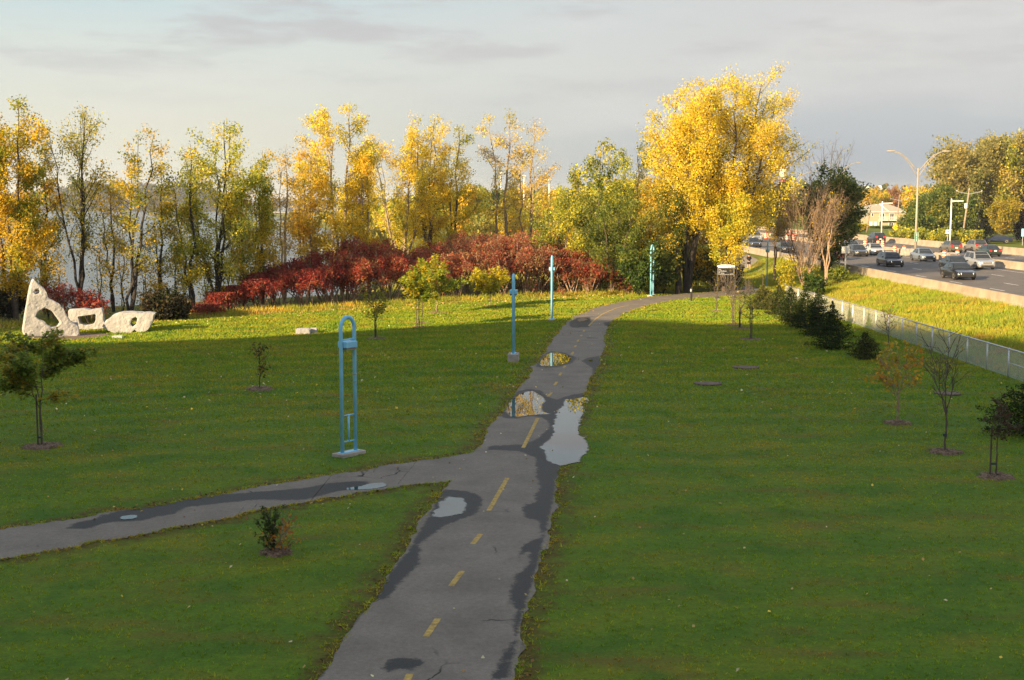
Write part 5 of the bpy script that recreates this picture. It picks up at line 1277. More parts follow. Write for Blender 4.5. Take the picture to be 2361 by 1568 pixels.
def car(kind, label, u, v, colr, away=False, rack=False, cat=None, x=None, y=None, yaw=0, group='cars on the highway', lights=True):
    if x is None: x, y = at(u, v, ZR)
    y = y + 0.3
    spec = {'sedan': (4.55, 1.78, 1.43), 'suv': (4.5, 1.82, 1.70), 'wagon': (4.6, 1.76, 1.47), 'pickup': (5.4, 1.95, 1.88), 'van': (4.9, 1.95, 1.78), 'hatch': (4.45, 1.82, 1.62)}[kind]
    L_, W_, H_ = spec; hw_ = W_ / 2
    belt = .92 if H_ < 1.55 else 1.06 if H_ < 1.75 else 1.15
    hood = belt - .12 if H_ < 1.75 else belt - .06
    cat = cat or {'pickup': 'pickup truck', 'van': 'minivan'}.get(kind, 'car')
    # the front of the car is at local y = 0, pointing to -y
    r = thing({'sedan': 'sedan_car', 'suv': 'sport_utility_car', 'wagon': 'wagon_car', 'pickup': 'pickup_truck', 'van': 'minivan', 'hatch': 'hatchback_car'}[kind], label, cat, (x, y, ZR + .005), (math.pi if away else 0) + yaw, group)
    if away: r.location.y = y + L_
    cowl = 1.30 if kind != 'van' else 1.05
    tail = L_ - (.12 if kind in ('suv', 'van', 'hatch', 'wagon') else .10)
    st = [(0.0, .30, hood - .26, hw_ * .74), (.10, .22, hood - .14, hw_ * .88), (.45, .19, hood - .05, hw_ * .97), (cowl, .19, belt - .02, hw_), (L_ * .5, .19, belt, hw_), (L_ - .9, .20, belt + .03, hw_ * .99), (tail - .05, .24, belt + .02, hw_ * .95), (L_, .34, belt - .08, hw_ * .84)]
    P_ = paint(colr)
    V, Fc = loft(st, CARP)
    body = MB().add(V, Fc)
    # greenhouse
    if kind == 'sedan': a0, a1, b1, b0 = cowl - .08, cowl + .72, L_ - 1.55, L_ - .72
    elif kind == 'pickup': a0, a1, b1, b0 = cowl + .05, cowl + .72, 3.25, 3.42
    else: a0, a1, b1, b0 = cowl - .08, cowl + .66, L_ - .62, L_ - .16
    lo, hi = hw_ * .93, hw_ * .70
    zb, ztp = belt - .03, H_
    g = MB()
    ring = [(a0, zb, lo), (a0 + (a1 - a0) * .55, zb + (ztp - zb) * .60, lo * .42 + hi * .58), (a1, ztp - .03, hi), ((a1 + b1) / 2, ztp, hi), (b1, ztp - .035, hi), (b0 - (b0 - b1) * .45, zb + (ztp - zb) * .55, lo * .45 + hi * .55), (b0, zb, lo)]
    base = [(p[0], zb) for p in ring]
    V = []
    for yy_, z_, w_ in ring: V += [(-w_, yy_, z_), (w_, yy_, z_)]
    for yy_, z_, w_ in ring[1:-1]: V += [(-lo, yy_, zb), (lo, yy_, zb)]
    nr = len(ring); nb_ = 2 * nr
    Fc = [(2 * i, 2 * i + 1, 2 * i + 3, 2 * i + 2) for i in range(nr - 1)]
    def bi(i, s): return (2 * i + s) if i in (0, nr - 1) else nb_ + 2 * (i - 1) + s
    for s in (0, 1):
        for i in range(nr - 1):
            f = [bi(i, s), 2 * i + s, 2 * (i + 1) + s, bi(i + 1, s)]
            f = list(dict.fromkeys(f))
            if len(f) >= 3: Fc.append(tuple(f))
    body.add(V, Fc)
    if kind == 'pickup':
        body.box((0, 4.3, belt + .06), (W_ * .98, 1.9, .14))
    bo = body.build('body', P_, r, sharp=32)
    ws = []
    def glass(name, q):
        c = Vector((0, 0, 0))
        for p in q: c += Vector(p)
        c /= len(q); n_ = (Vector(q[1]) - Vector(q[0])).cross(Vector(q[2]) - Vector(q[0])).normalized()
        if n_.dot(c - Vector((0, (a0 + b0) / 2, zb))) < 0: n_ = -n_
        V = [Vector(p) + n_ * .012 for p in q] + [Vector(p) - n_ * .01 for p in q]; k_ = len(q)
        return MB().add(V, [tuple(range(k_)), tuple(range(2 * k_ - 1, k_ - 1, -1))] + [(i, (i + 1) % k_, k_ + (i + 1) % k_, k_ + i) for i in range(k_)]).build(name, M['glass'], r)
    def lerp3(A, B, t): return tuple(A[i] + (B[i] - A[i]) * t for i in range(3))
    def pane(name, A, B, C, D, m0, m1):      # A,B low edge, D,C high edge with margins
        q = []
        for s, t in ((m0, m1), (1 - m0, m1), (1 - m0, 1 - m1), (m0, 1 - m1)):
            q.append(lerp3(lerp3(A, B, s), lerp3(D, C, s), t))
        return glass(name, q)
    for (i0, i1, nm) in ((0, 2, 'windshield'), (nr - 1, nr - 3, 'rear_window')):
        A, D = ring[i0], ring[i1]
        mid = ring[1] if nm == 'windshield' else ring[-2]
        pane(nm, (-A[2], A[0], A[1]), (A[2], A[0], A[1]), (mid[2], mid[0], mid[1]), (-mid[2], mid[0], mid[1]), .06, .05)
        pane(nm, (-mid[2], mid[0], mid[1]), (mid[2], mid[0], mid[1]), (D[2], D[0], D[1]), (-D[2], D[0], D[1]), .06, .06)
    for s in (-1, 1):
        ym = (a1 + b1) / 2
        f0, f1 = a0 + .30, ym - .05
        def sp(yy_, t):
            return (s * (lo + (hi - lo) * t), yy_, zb + (ztp - zb) * t)
        top_t = .84
        glass('side_window', [sp(a0 + .34, .12), sp(ym - .06, .12), sp(ym - .06, top_t), sp(a1 + .02, top_t)])
        glass('side_window', [sp(ym + .05, .12), sp(b0 - .32, .12), sp(b1 - .02, top_t), sp(ym + .05, top_t)])
        MB().box((s * (hw_ + .08), a0 + .38, belt + .07), (.18, .09, .13)).build('mirror', M['trim'] if not colr[0] > .3 else P_, r, bevel=.02)
        for wy in (.82, L_ - .95):
            rad = .325 if H_ < 1.55 else .36
            ws.append(MB().lathe([(rad - .06, -.1), (rad, -.08), (rad, .08), (rad - .06, .1)], 18).build("wheel", M["tyre"], r))
    # wheels placed by transform
    k_ = 0
    for s in (-1, 1):
        for wy in (.82, L_ - .95):
            rad = .325 if H_ < 1.55 else .36
            w_o = ws[k_]; k_ += 1
            w_o.location = (s * (hw_ - .09), wy, rad); w_o.rotation_euler = (0, R(90) * s, 0)
            MB().lathe([(rad * .66, .085), (rad * .62, .108), (rad * .2, .104)], 14).build('rim', M['rim'], w_o)
            MB().prism([(wy + (rad + .06) * math.cos(t), rad + (rad + .05) * math.sin(t)) for t in np.linspace(-.35, math.pi + .35, 14)], 'x', s * (hw_ * .985) - .03, s * (hw_ * .985) + .03).build('wheel_arch', M['trim'], r)
    # front and rear
    zl = hood - .27
    for s in (-1, 1):
        MB().add([(s * hw_ * .56, -.02, zl - .06), (s * hw_ * .80, .09, zl - .04), (s * hw_ * .84, .13, zl + .09), (s * hw_ * .54, .03, zl + .07), (s * hw_ * .56, .18, zl - .06), (s * hw_ * .80, .2, zl - .04), (s * hw_ * .84, .22, zl + .09), (s * hw_ * .54, .2, zl + .07)], [(0, 1, 2, 3), (7, 6, 5, 4), (0, 4, 5, 1), (1, 5, 6, 2), (2, 6, 7, 3), (3, 7, 4, 0)]).build('headlight', M['headlight'], r)
        zt2 = belt - .20 if kind in ('sedan',) else belt - .08
        MB().box((s * hw_ * .63, L_ - .03, zt2), (hw_ * .34, .12, .15 if kind in ('sedan', 'pickup') else .26), 0).build('tail_light', M['taillight'], r, bevel=.02)
    MB().box((0, .0, zl), (hw_ * .86, .10, .15)).build('grille', M['chrome'] if kind in ('suv', 'pickup') else M['trim'], r)
    MB().box((0, .02, .36), (hw_ * 1.3, .10, .14)).build('air_intake', M['trim'], r)
    MB().box((0, L_ - .005, .72 if kind != 'pickup' else .6), (.32, .05, .16)).build('number_plate', M['plate'], r)
    MB().box((0, L_ - .01, .42), (hw_ * 1.62, .10, .12)).build('rear_bumper', M['trim'], r, bevel=.02)
    if rack:
        for yy_ in (a1 + .15, b1 - .25):
            m_ = MB().box((0, yy_, H_ + .10), (W_ * .82, .05, .04))
            for s in (-1, 1): m_.box((s * W_ * .36, yy_, H_ + .04), (.05, .06, .14))
            m_.build('roof_rack', M['trim'], r)
    return r
BLK, GRY, SIL = (.008, .008, .010), (.035, .04, .045), (.26, .27, .285)
car('sedan', 'black sedan nearest the camera, headlights on, beside the near barrier', 2233, 647, BLK)
car('sedan', 'black sedan half hidden directly behind the nearest black sedan', 2222, 627, (.014, .016, .02))
car('suv', 'silver sport utility car alongside the two black sedans', 2279, 622.5, SIL)
car('wagon', 'black wagon with roof rack bars, alone in the near lane', 2069, 616.5, BLK, rack=True)
car('sedan', 'silver-blue sedan beside the orange drums at the median', 2145, 604, (.16, .19, .235))
car('sedan', 'white sedan beside the dark grey sedan, headlights on', 2028, 589, (.48, .48, .47))
car('sedan', 'dark grey sedan left of the white sedan', 1989, 592.5, GRY)
car('suv', 'dark red sport utility car behind the bank sign', 1935, 600.5, (.16, .02, .018))
car('sedan', 'grey sedan farther back behind the dark grey sedan', 1974, 580, (.16, .18, .18))
car('sedan', 'black sedan glimpsed through the bare brown tree', 1820, 584, BLK)
car('pickup', 'grey pickup truck emerging behind the great yellow tree', 1747, 558, (.26, .28, .30))
car('sedan', 'dark sedan in front of the grey pickup by the yellow tree', 1744, 571, GRY)
car('sedan', 'grey car with an orange-lit front behind the bare tree\'s left side', 1798, 558, (.20, .16, .14))
car('hatch', 'grey-brown hatchback seen from behind past the median drums', 2207, 584.5, (.11, .10, .075), True)
car('suv', 'grey sport utility car seen from behind, right of the hatchback', 2264, 583, (.16, .155, .14), True)
car('sedan', 'dark green sedan seen from behind at the right', 2297, 592.5, (.012, .03, .025), True)
car('van', 'black minivan driving away below the pale house', 2031, 562, (.014, .016, .02), True)
car('sedan', 'dark blue parked car in shade under the yellow roadside tree', 2290, 551, (.012, .018, .04), True, x=xat(2290, 205), y=205, yaw=R(80), group='parked cars beyond the highway')

# ------------------------------------------------------------------ construction drums
def drum(label, u, vtop, y=None, v=None):
    if y is None: x, y = at(u, v, ZR)
    else: x = xat(u, y, ZR)
    r = thing('traffic_drum', label, 'traffic drum', (x, y, ZR), 0, 'orange construction drums')
    mb = MB(); m_ = []
    zs = [.06, .24, .38, .54, .68, .84, .96, 1.06]; rr = [.29, .285, .27, .262, .25, .242, .228, .22]
    mb.lathe(list(zip(rr, zs)), 14)
    o = mb.build('drum_body', [M['orange'], M['white']], r, smooth=False)
    for p in o.data.polygons:
        z = sum(o.data.vertices[i].co.z for i in p.vertices) / len(p.vertices)
        p.material_index = 1 if (.24 < z < .38 or .54 < z < .68 or .84 < z < .955) else 0
    MB().lathe([(.36, 0), (.36, .05), (.28, .10)], 14).build('rubber_base', M['tyre'], r)
    MB().box((0, 0, 1.10), (.22, .03, .10)).build('handle', M['orange'], r)
DL = ['standing against the median right of the white sedan', 'beside the silver-blue sedan, standing free on the road', 'behind the roof of the black sedan pair', 'behind the median left of the stained blocks']
def ndrum(u, vb, lab): drum(lab, u * K, None, v=vb * K)
ndrum(3578, 1018, 'orange drum standing behind the black wagon\'s roof, left of two')
ndrum(3616, 1020, 'orange drum right of the one behind the black wagon, before the median blocks')
ndrum(3777, 1042, 'orange drum with dark base just right of the silver-blue sedan')
ndrum(3829, 1040, 'orange drum showing above the roof of the half hidden black sedan')
ndrum(3387, 990, 'orange drum left of the dark grey sedan, by the bank sign')
ndrum(3356, 991, 'orange drum above the roof of the dark red car')
ndrum(3460, 990, 'orange drum between the grey sedan and the white sedan')
ndrum(3512, 992, 'orange drum behind the white sedan\'s roof, left of two')
ndrum(3530, 990, 'orange drum behind the white sedan\'s roof, right of two')
ndrum(3063, 956, 'leftmost orange drum beside the grey pickup')
ndrum(3082, 957, 'orange drum second from the grey pickup')
ndrum(3103, 955, 'orange drum third from the grey pickup, before the orange-lit car')
ndrum(3148, 962, 'orange drum behind the dark stem of the bare brown tree')
ndrum(3172, 964, 'orange drum just right of the bare tree\'s dark stem')
ndrum(3158, 942, 'small far orange drum high behind the bare brown tree, left one')
ndrum(3184, 942, 'small far orange drum high behind the bare brown tree, right one')
ndrum(3000, 944, 'far orange drum left of the pickup, at the yellow tree\'s edge')
# stained concrete blocks at the lamp foot
for i, (u, v, w_, lab) in enumerate(((3640, 1024, 2.0, 'stained concrete block left of the street lamp foot'), (3675, 1026, 1.6, 'stained concrete block right of the street lamp foot'), (3800, 1042, 2.2, 'dark stained concrete block behind the free-standing drum'))):
    x, y = nat(u, v, ZR); boulder(x, y + .6, (w_ * .8, 1.6, .92), 30 + i, lab, .05, ZR - zg(x, y), 'concrete blocks at the median', 'concrete', .08, 'concrete_block', 'concrete block')

# ------------------------------------------------------------------ street lamps, gantry lights and utility poles
def street_lamp(label, x, y, top, z0=ZR, span=4.0, sign=False, yaw=0):
    h = top - z0
    r = thing('street_lamp', label, 'street lamp', (x, y, z0), yaw, 'tall two-armed street lamps')
    MB().tube([(0, 0, 0), (0, 0, h * .8)], [.17, .09], 10).build('pole', M['lamp_grey'], r, smooth=True)
    a0, a1 = h * .74, h * .78
    MB().tube([(0, 0, h * .8), (0, 0, h * .835)], [.11, .10], 10).build('pole_cap', M['lamp_grey'], r)
    for s in (-1, 1):
        m_ = MB(); t = np.linspace(0, 1, 9)
        U_ = [(s * span * q * .86, 0, h * .80 + (h * .985 - h * .80) * math.sin(q * math.pi / 2)) for q in t]
        Lw = [(s * span * q * .86, 0, h * .75 + (h * .982 - h * .75) * math.sin(q * math.pi / 2) ** 1.05) for q in t]
        m_.tube(U_, .045, 6).tube(Lw, .045, 6)
        for i in (2, 4): m_.tube([U_[i], Lw[i]], .04, 5)
        m_.build('arm', M['lamp_grey'], r, smooth=True)
        MB().add(*loft([(-.55, -.05, .05, .07), (-.3, -.10, .09, .16), (.15, -.12, .10, .17), (.45, -.06, .06, .08)], [(-1, .3), (-.6, 0), (.6, 0), (1, .3), (.6, 1), (-.6, 1)])).build('lamp_head', M['lamp_grey'], r, (s * span * .95, 0, h * .99), R(90) * s)
    if sign:
        sg = MB().box((-.02, -.20, 2.55), (.46, .03, 1.12)).build('distance_sign', M['green_sign'], r, bevel=.01)
        b = MB()
        for c, d in (((-.02, -.218, 3.09), (.42, .008, .02)), ((-.02, -.218, 2.01), (.42, .008, .02)), ((-.235, -.218, 2.55), (.02, .008, 1.06)), ((.195, -.218, 2.55), (.02, .008, 1.06))): b.box(c, d)
        b.build('white_border', M['white'], sg)
        for body, zz_, sz in (('km', 2.88, .17), ('8', 2.66, .30), ('4', 2.38, .30), ('5', 2.10, .30)):
            text(body, sz, (-.02, -.219, zz_), sg, M['white'], align='CENTER', bold=True)
    return r
x, y = nat(3662, 1005, 1.9)
street_lamp('tall double-armed street lamp on the median carrying a green distance sign', x, y + .0, zat(346, y), sign=True, span=(2187 - 2055) / 2 / F * y / .99, yaw=R(3))
y = 300; street_lamp('farther double-armed street lamp half hidden behind dead branches', xat(1926, y, 5), y, zat(373, y), span=(1976 - 1871) / 2 / F * y)
y = 420; street_lamp('farthest street lamp arm beside the white water tower', xat(1828, y, 5), y, zat(393, y), span=55 / F * y)
def gantry(label, u, y, top, arm_px):
    x = xat(u, y, 1); h = zat(top, y) - .9
    r = thing('light_mast', label, 'light mast', (x, y, .9), 0, 'white L-shaped light masts')
    MB().tube([(0, 0, 0), (0, 0, h)], [.12, .10], 8).build('mast', M['white'], r, smooth=True)
    MB().box((arm_px / 2 / F * y, 0, h - .35), (arm_px / F * y, .13, .16)).build('arm', M['white'], r)
    MB().box((arm_px * .9 / F * y, 0, h - .34), (.7, .28, .18)).build('lamp_head', M['white'], r, bevel=.03)
gantry('white L-shaped light mast between the street lamp and the wooden pole', 2190, 188, 458, 24)
gantry('white L-shaped light mast in front of the pale house', 2032, 226, 464, 21)
def upole(label, u, y, top, box=False, arm=1.5, lean=0.0, tall=True):
    x = xat(u, y, 1); h = zat(top, y) - .8
    r = thing('utility_pole', label, 'utility pole', (x, y, .8), 0, 'wooden utility poles')
    MB().tube([(0, 0, 0), (lean, 0, h)], [.17, .12], 8).build('pole', M['wood'], r, smooth=True)
    for s in (-1, 1):
        MB().tube([(lean, -.1, h - .75), (lean + s * arm, -.1, h - .30)], .05, 5).build('cross_arm', M['galv'], r)
        MB().lathe([(.05, 0), (.08, .06), (.04, .2)], 8, (lean + s * arm, -.1, h - .30)).build('insulator', M['galv'], r)
    MB().lathe([(.05, 0), (.08, .06), (.04, .2)], 8, (lean, 0, h)).build('insulator', M['galv'], r)
    if box: MB().lathe([(.22, 0), (.25, .1), (.25, .75), (.2, .85)], 12, (lean - .42, -.05, h * .66)).build('transformer', M['white'], r)
    return (x, y, h)
upole('wooden pole with a pale transformer right of the white light mast', 2217, 206, 437, True, 2.0, .9)
upole('wooden pole in front of the right half of the pale house', 2066, 300, 455, False, 2.0, .5)
upole('thin wooden pole in front of the left half of the pale house', 1998, 292, 470, False, 1.2, .8)
upole('far wooden pole rising over the gold trees left of the tall lamp', 2130, 330, 442, False, 2.4, .2)
upole('wooden pole at the left end of the pale house, left of a pair', 1968, 310, 462, False, 1.6, .1)
upole('wooden pole at the left end of the pale house, right of a pair', 1973, 318, 466, False, 1.8, .1)
# overhead wires
wires = MB()
def wire(a, b, sag):
    A, B = Vector(a), Vector(b); wires.tube([A.lerp(B, t) - Vector((0, 0, sag * 4 * t * (1 - t))) for t in np.linspace(0, 1, 9)], .02, 3, False)
pA = (xat(2224, 206, 8), 206, zat(452, 206)); pB = (xat(2460, 206, 8), 206, zat(480, 206)); pC = (xat(2068, 300, 8), 300, zat(462, 300))
wire(pA, pB, .6); wire((pA[0], 206, pA[2] - 3.2), (pB[0], 206, pB[2] - 2.2), .6); wire((pA[0], 206, pA[2] - 4.2), (pB[0], 206, pB[2] - 3.6), .5)
wire(pC, pA, .8); wire((pC[0], 300, pC[2] - 4.5), (pA[0], 206, pA[2] - 4.2), .6)
tag(wires.build('overhead_wire', M['dark_metal']), 'thin overhead wires strung between the wooden poles at the right', 'wires')
# roadside signs
y = 227; x = xat(2064, y, 1)
r = thing('warning_sign', 'yellow diamond warning sign before the hedge below the pale house', 'sign', (x, y, .9))
MB().box((0, .05, .8), (.08, .08, 2.0)).build('post', M['wood'], r)
d = .62
MB().add([(0, 0, 2.35 - d), (d, 0, 2.35), (0, 0, 2.35 + d), (-d, 0, 2.35), (0, .03, 2.35 - d), (d, .03, 2.35), (0, .03, 2.35 + d), (-d, .03, 2.35)], [(0, 1, 2, 3), (7, 6, 5, 4), (0, 4, 5, 1), (1, 5, 6, 2), (2, 6, 7, 3), (3, 7, 4, 0)]).build('sign_plate', M['yellow_sign'], r)
mb = MB(); P = [(.17 * math.cos(t), -.012, 2.33 + .15 * math.sin(t)) for t in np.linspace(.6, 2 * math.pi, 14)]; mb.tube(P, .028, 5); mb.add([(.02, -.02, 2.68), (.12, -.02, 2.60), (-.08, -.02, 2.60), (.02, -.005, 2.68), (.12, -.005, 2.60), (-.08, -.005, 2.60)], [(0, 1, 2), (5, 4, 3), (0, 3, 4, 1), (1, 4, 5, 2), (2, 5, 3, 0)]); mb.build('symbol', M['trim'], r)
y = 188; x = xat(2184, y, 1)
r = thing('square_sign', 'white square sign with a red dot next to the white light mast', 'sign', (x, y, .9))
MB().box((0, .05, .9), (.10, .08, 2.2)).build('post', M['galv'], r)
MB().box((0, 0, 2.42), (.62, .04, .62)).build('sign_plate', M['white'], r, bevel=.02)
MB().tube([(.03, -.022, 2.48), (.03, -.035, 2.48)], .10, 16).build('red_dot', M['red_sign'], r)
MB().tube([(.03, -.036, 2.48), (.03, -.042, 2.48)], .05, 12).build('black_centre', M['trim'], r)
y = 322; x = xat(1969, y, 5)
r = thing('direction_sign', 'small green direction sign with a white arrow left of the pale house', 'sign', (x, y, .8))
zc = zat(498, y) - .8
MB().box((0, .1, zc / 2), (.14, .1, zc)).build('post', M['galv'], r)
MB().box((0, 0, zc), (1.75, .05, 1.15)).build('sign_plate', M['green_sign'], r)
MB().add([(-.1, -.03, zc - .3), (.5, -.03, zc - .3), (.5, -.03, zc - .1), (.15, -.03, zc - .1), (.35, -.03, zc + .3), (.05, -.03, zc + .3)], [(0, 1, 2, 3), (0, 3, 4, 5)]).build('arrow', M['white'], r)
y = 200; x = xat(2356, y, 1)
r = thing('blue_sign', 'small blue sign cut by the right frame edge below the purple tree', 'sign', (x, y, .9))
MB().box((.1, .05, .9), (.08, .08, 2.0)).build('post', M['galv'], r)
MB().box((.3, 0, 2.05), (.9, .04, 1.2)).build('sign_plate', M['blue'], r)

# ------------------------------------------------------------------ the pale house and the far buildings
Y0 = 385.0; hx = xat(2028, Y0, 0); pm = Y0 / CP / (F / K) / 5.2275
def hX(a): return (a - 1130) * pm
z_eave = zat((650 + 1030 / 5.2275) * K, Y0); z_ridge = zat((650 + 868 / 5.2275) * K, Y0)
hs = thing('house', 'pale two-storey house with hipped roof and two white balconies across the highway', 'house', (hx, Y0, 0))
def hz(b): return zat((650 + b / 5.2275) * K, Y0)
xl, xr = hX(515), hX(1705)
MB().box(((xl + xr) / 2, 5.0, (z_eave - 1) / 2 - .04), (xr - xl, 10, z_eave + .8)).build('wall', M['siding'], hs)
ov = .5
V = [(xl - ov, -ov, z_eave), (xr + ov, -ov, z_eave), (xr + ov, 10 + ov, z_eave), (xl - ov, 10 + ov, z_eave), (hX(1110), 5, z_ridge), (hX(1390), 5, z_ridge)]
rf = MB().add(V, [(0, 1, 5, 4), (1, 2, 5), (2, 3, 4, 5), (3, 0, 4), (3, 2, 1, 0)]).build('roof', M['roof'], hs)
MB().box(((xl + xr) / 2, -ov - .03, z_eave - .08), (xr - xl + 2 * ov, .06, .22)).build('fascia', M['white'], rf)
MB().tube([(hX(1210), 4.9, z_ridge + .05), (hX(1300), -ov, z_eave + .08)], .12, 5).build('gable_trim', M['white'], rf)
MB().box((hX(1265), 5.5, z_ridge + .1), (.7, .7, .5)).build('chimney', M['concrete'], rf)
def hwin(a0, a1, b0, b1, n=1, name='window'):
    f = MB()
    f.box((hX((a0 + a1) / 2), -.03, (hz(b0) + hz(b1)) / 2), ((a1 - a0) * pm + .24, .07, hz(b0) - hz(b1) + .24))
    fo = f.build(name, M['white'], hs)
    g_ = MB(); w_ = (a1 - a0) / n
    for i in range(n): g_.box((hX(a0 + (i + .5) * w_), -.075, (hz(b0) + hz(b1)) / 2), (w_ * pm - (.1 if n > 1 else 0), .03, hz(b0) - hz(b1)))
    g_.build('pane', M['winglass'], fo)
hwin(818, 842, 1062, 1138); hwin(740, 760, 1070, 1130); hwin(1132, 1222, 1066, 1200, 2, 'balcony_door'); hwin(1334, 1416, 1066, 1200, 2, 'balcony_door')
hwin(1118, 1165, 1240, 1340, 1, 'door'); hwin(1322, 1408, 1260, 1320, 2); hwin(960, 990, 1062, 1120)
for a0, a1 in ((1096, 1278), (1300, 1472)):
    b = MB(); zf = hz(1208); zr_ = hz(1138); x0, x1 = hX(a0), hX(a1)
    b.box(((x0 + x1) / 2, -.8, zf), (x1 - x0, 1.5, .16)); bo = b.build('balcony', M['white'], hs)
    rl = MB(); rl.box(((x0 + x1) / 2, -1.52, zr_), (x1 - x0, .06, .08))
    for i in range(15): rl.box((x0 + .05 + (x1 - x0 - .1) * i / 14, -1.52, (zf + zr_) / 2), (.05, .04, zr_ - zf - .1))
    for xx in (x0 + .03, x1 - .03): rl.box((xx, -.75, zr_), (.05, 1.4, .08))
    rl.build('railing', M['white'], bo)
for a0, a1, b0, b1 in ((912, 978, 1238, 1330), (1012, 1070, 1242, 1370), (1490, 1556, 1252, 1325), (1566, 1626, 1258, 1325)):
    MB().box((hX((a0 + a1) / 2), -.05, (hz(b0) + hz(b1)) / 2), ((a1 - a0) * pm, .12, hz(b0) - hz(b1))).build('white_screen', M['white'], hs)
# long far building
Y1 = 900.0; bx = xat(2005, Y1); pm1 = Y1 / CP / (F / K) / 5.2275
fbld = thing('far_building', 'long cream flat-roofed building glowing far behind the orange trees', 'building', (bx, Y1, 0))
zt1 = zat((650 + 555 / 5.2275) * K, Y1); a0, a1 = (690 - 1020) * pm1, (1312 - 1020) * pm1
MB().box(((a0 + a1) / 2, 9, zt1 / 2), (a1 - a0, 18, zt1)).build('wall', M['cream'], fbld)
MB().box(((a0 + a1) / 2, -.1, zt1 + .25), (a1 - a0 + .6, .8, .8)).build('parapet', M['white'], fbld)
for c in ((945, 1050), (1235, 1300)): MB().box((((c[0] + c[1]) / 2 - 1020) * pm1, 6, zt1 + 1.3), ((c[1] - c[0]) * pm1, 4, 2.2)).build('roof_unit', M['white'], fbld)
for j in range(5):
    for i in range(14):
        w_ = MB().box((a0 + (a1 - a0) * (i + .5) / 14, -.04, zt1 - 2.6 - j * 3.2), (1.3, .1, 1.4)).build('window', M['winglass'], fbld)
# water tower
Y2 = 1500.0; tx = xat(1804, Y2); s_ = Y2 / CP / F
wt = thing('water_tower', 'white water tower with a red band above the yellow tree\'s shoulder', 'water tower', (tx, Y2, 0))
zt2, zm = zat(387, Y2), zat(408, Y2)
rw = 9.2 * s_
MB().lathe([(rw * .45, zm - 2), (rw * .98, zm + 1), (rw, zm + 3), (rw, zt2 - 2.4), (rw * .8, zt2 - 1), (rw * .1, zt2), (.6, zt2 + 1)], 24).build('tank', M['white'], wt, smooth=True)
MB().lathe([(rw * .62, 0), (rw * .55, zm - 1)], 20).build('shaft', M['white'], wt, smooth=True)
MB().lathe([(rw * .60, zm - 5.5), (rw * .60, zm - 2.5)], 20).build('red_band', M['red_sign'], wt)
# antenna mast
Y3 = 600.0; mx_ = xat(1942, Y3)
am = thing('antenna_mast', 'white mobile-phone antenna mast above the locust tree', 'antenna', (mx_, Y3, 0))
za = zat(398, Y3)
MB().tube([(0, 0, 0), (0, 0, za)], [.7, .45], 10).build('mast', M['white'], am)
for j, zz_ in enumerate((za - 1.2, za - 6.5)):
    for q in range(5):
        t = q * 1.2566; MB().box((1.5 * math.cos(t), 1.5 * math.sin(t), zz_), (.35, .35, 2.3)).build('antenna_panel', M['white'], am)
    MB().lathe([(1.35, zz_ - .1), (1.35, zz_ + .1)], 10).build('ring_mount', M['galv'], am)
for u, top, lab in ((1155, 398, 'thin white mast left of the sparse peach tree top'), (1208, 405, 'thin white mast right of the sparse peach tree top'), (1266, 414, 'short thin mast in the sky gap')):
    yy = 520.0; xx = xat(u, yy); zz_ = zat(top, yy)
    r = thing('light_mast', lab, 'light mast', (xx, yy, 0), 0, 'thin far masts')
    MB().tube([(0, 0, 0), (0, 0, zz_)], [.35, .22], 8).build('mast', M['white'], r); MB().box((0, 0, zz_), (1.6, .5, .4)).build('lamp_head', M['white'], r)
for u, v, w_, lab in ((1215, 484, 26, 'white flat-roofed shed far behind the sumac mound'), (1252, 466, 20, 'pale small building far right of the white shed')):
    yy = 430.0; xx = xat(u, yy); zz_ = zat(v - 6, yy)
    r = thing('shed', lab, 'shed', (xx, yy, -1.2), 0, 'far pale sheds')
    MB().box((0, 3, (zz_ + 1.2) / 2), (w_ / F * yy, 6, zz_ + 1.2)).build('wall', M['cream'], r); MB().box((0, 3, zz_ + 1.3), (w_ / F * yy + .5, 6.5, .25)).build('roof', M['white'], r)

# ------------------------------------------------------------------ the person walking away on the path
yp = 150.0; xp = xat(1726.5, yp)
pr = thing('person', 'person in black shirt and shorts walking away on the path, seen from behind', 'person', (xp, yp, zg(xp, yp) + .014), R(6))
V = [(0, 0, .93), (0, 0, 1.12), (0, 0, 1.30), (0, 0, 1.44), (0, 0, 1.54), (0, .02, 1.66), (0, .02, 1.72),
     (-.19, 0, 1.43), (-.25, .03, 1.18), (-.15, .21, 1.04), (-.08, .27, 1.08), (.19, 0, 1.43), (.27, .01, 1.19), (.17, .20, 1.04), (.09, .27, 1.08),
     (-.10, 0, .88), (-.11, .06, .50), (-.11, -.04, .10), (-.11, .08, .035), (.10, 0, .88), (.11, .0, .49), (.12, -.20, .12), (.12, -.10, .06)]
E = [(0, 1), (1, 2), (2, 3), (3, 4), (4, 5), (5, 6), (3, 7), (7, 8), (8, 9), (9, 10), (3, 11), (11, 12), (12, 13), (13, 14), (0, 15), (15, 16), (16, 17), (17, 18), (0, 19), (19, 20), (20, 21), (21, 22)]
RAD = [(.17, .12), (.15, .11), (.18, .12), (.16, .10), (.058, .058), (.085, .10), (.06, .07), (.07, .07), (.05, .05), (.037, .037), (.04, .028), (.07, .07), (.05, .05), (.037, .037), (.04, .028), (.10, .10), (.065, .065), (.04, .045), (.045, .035), (.10, .10), (.065, .065), (.04, .045), (.045, .035)]
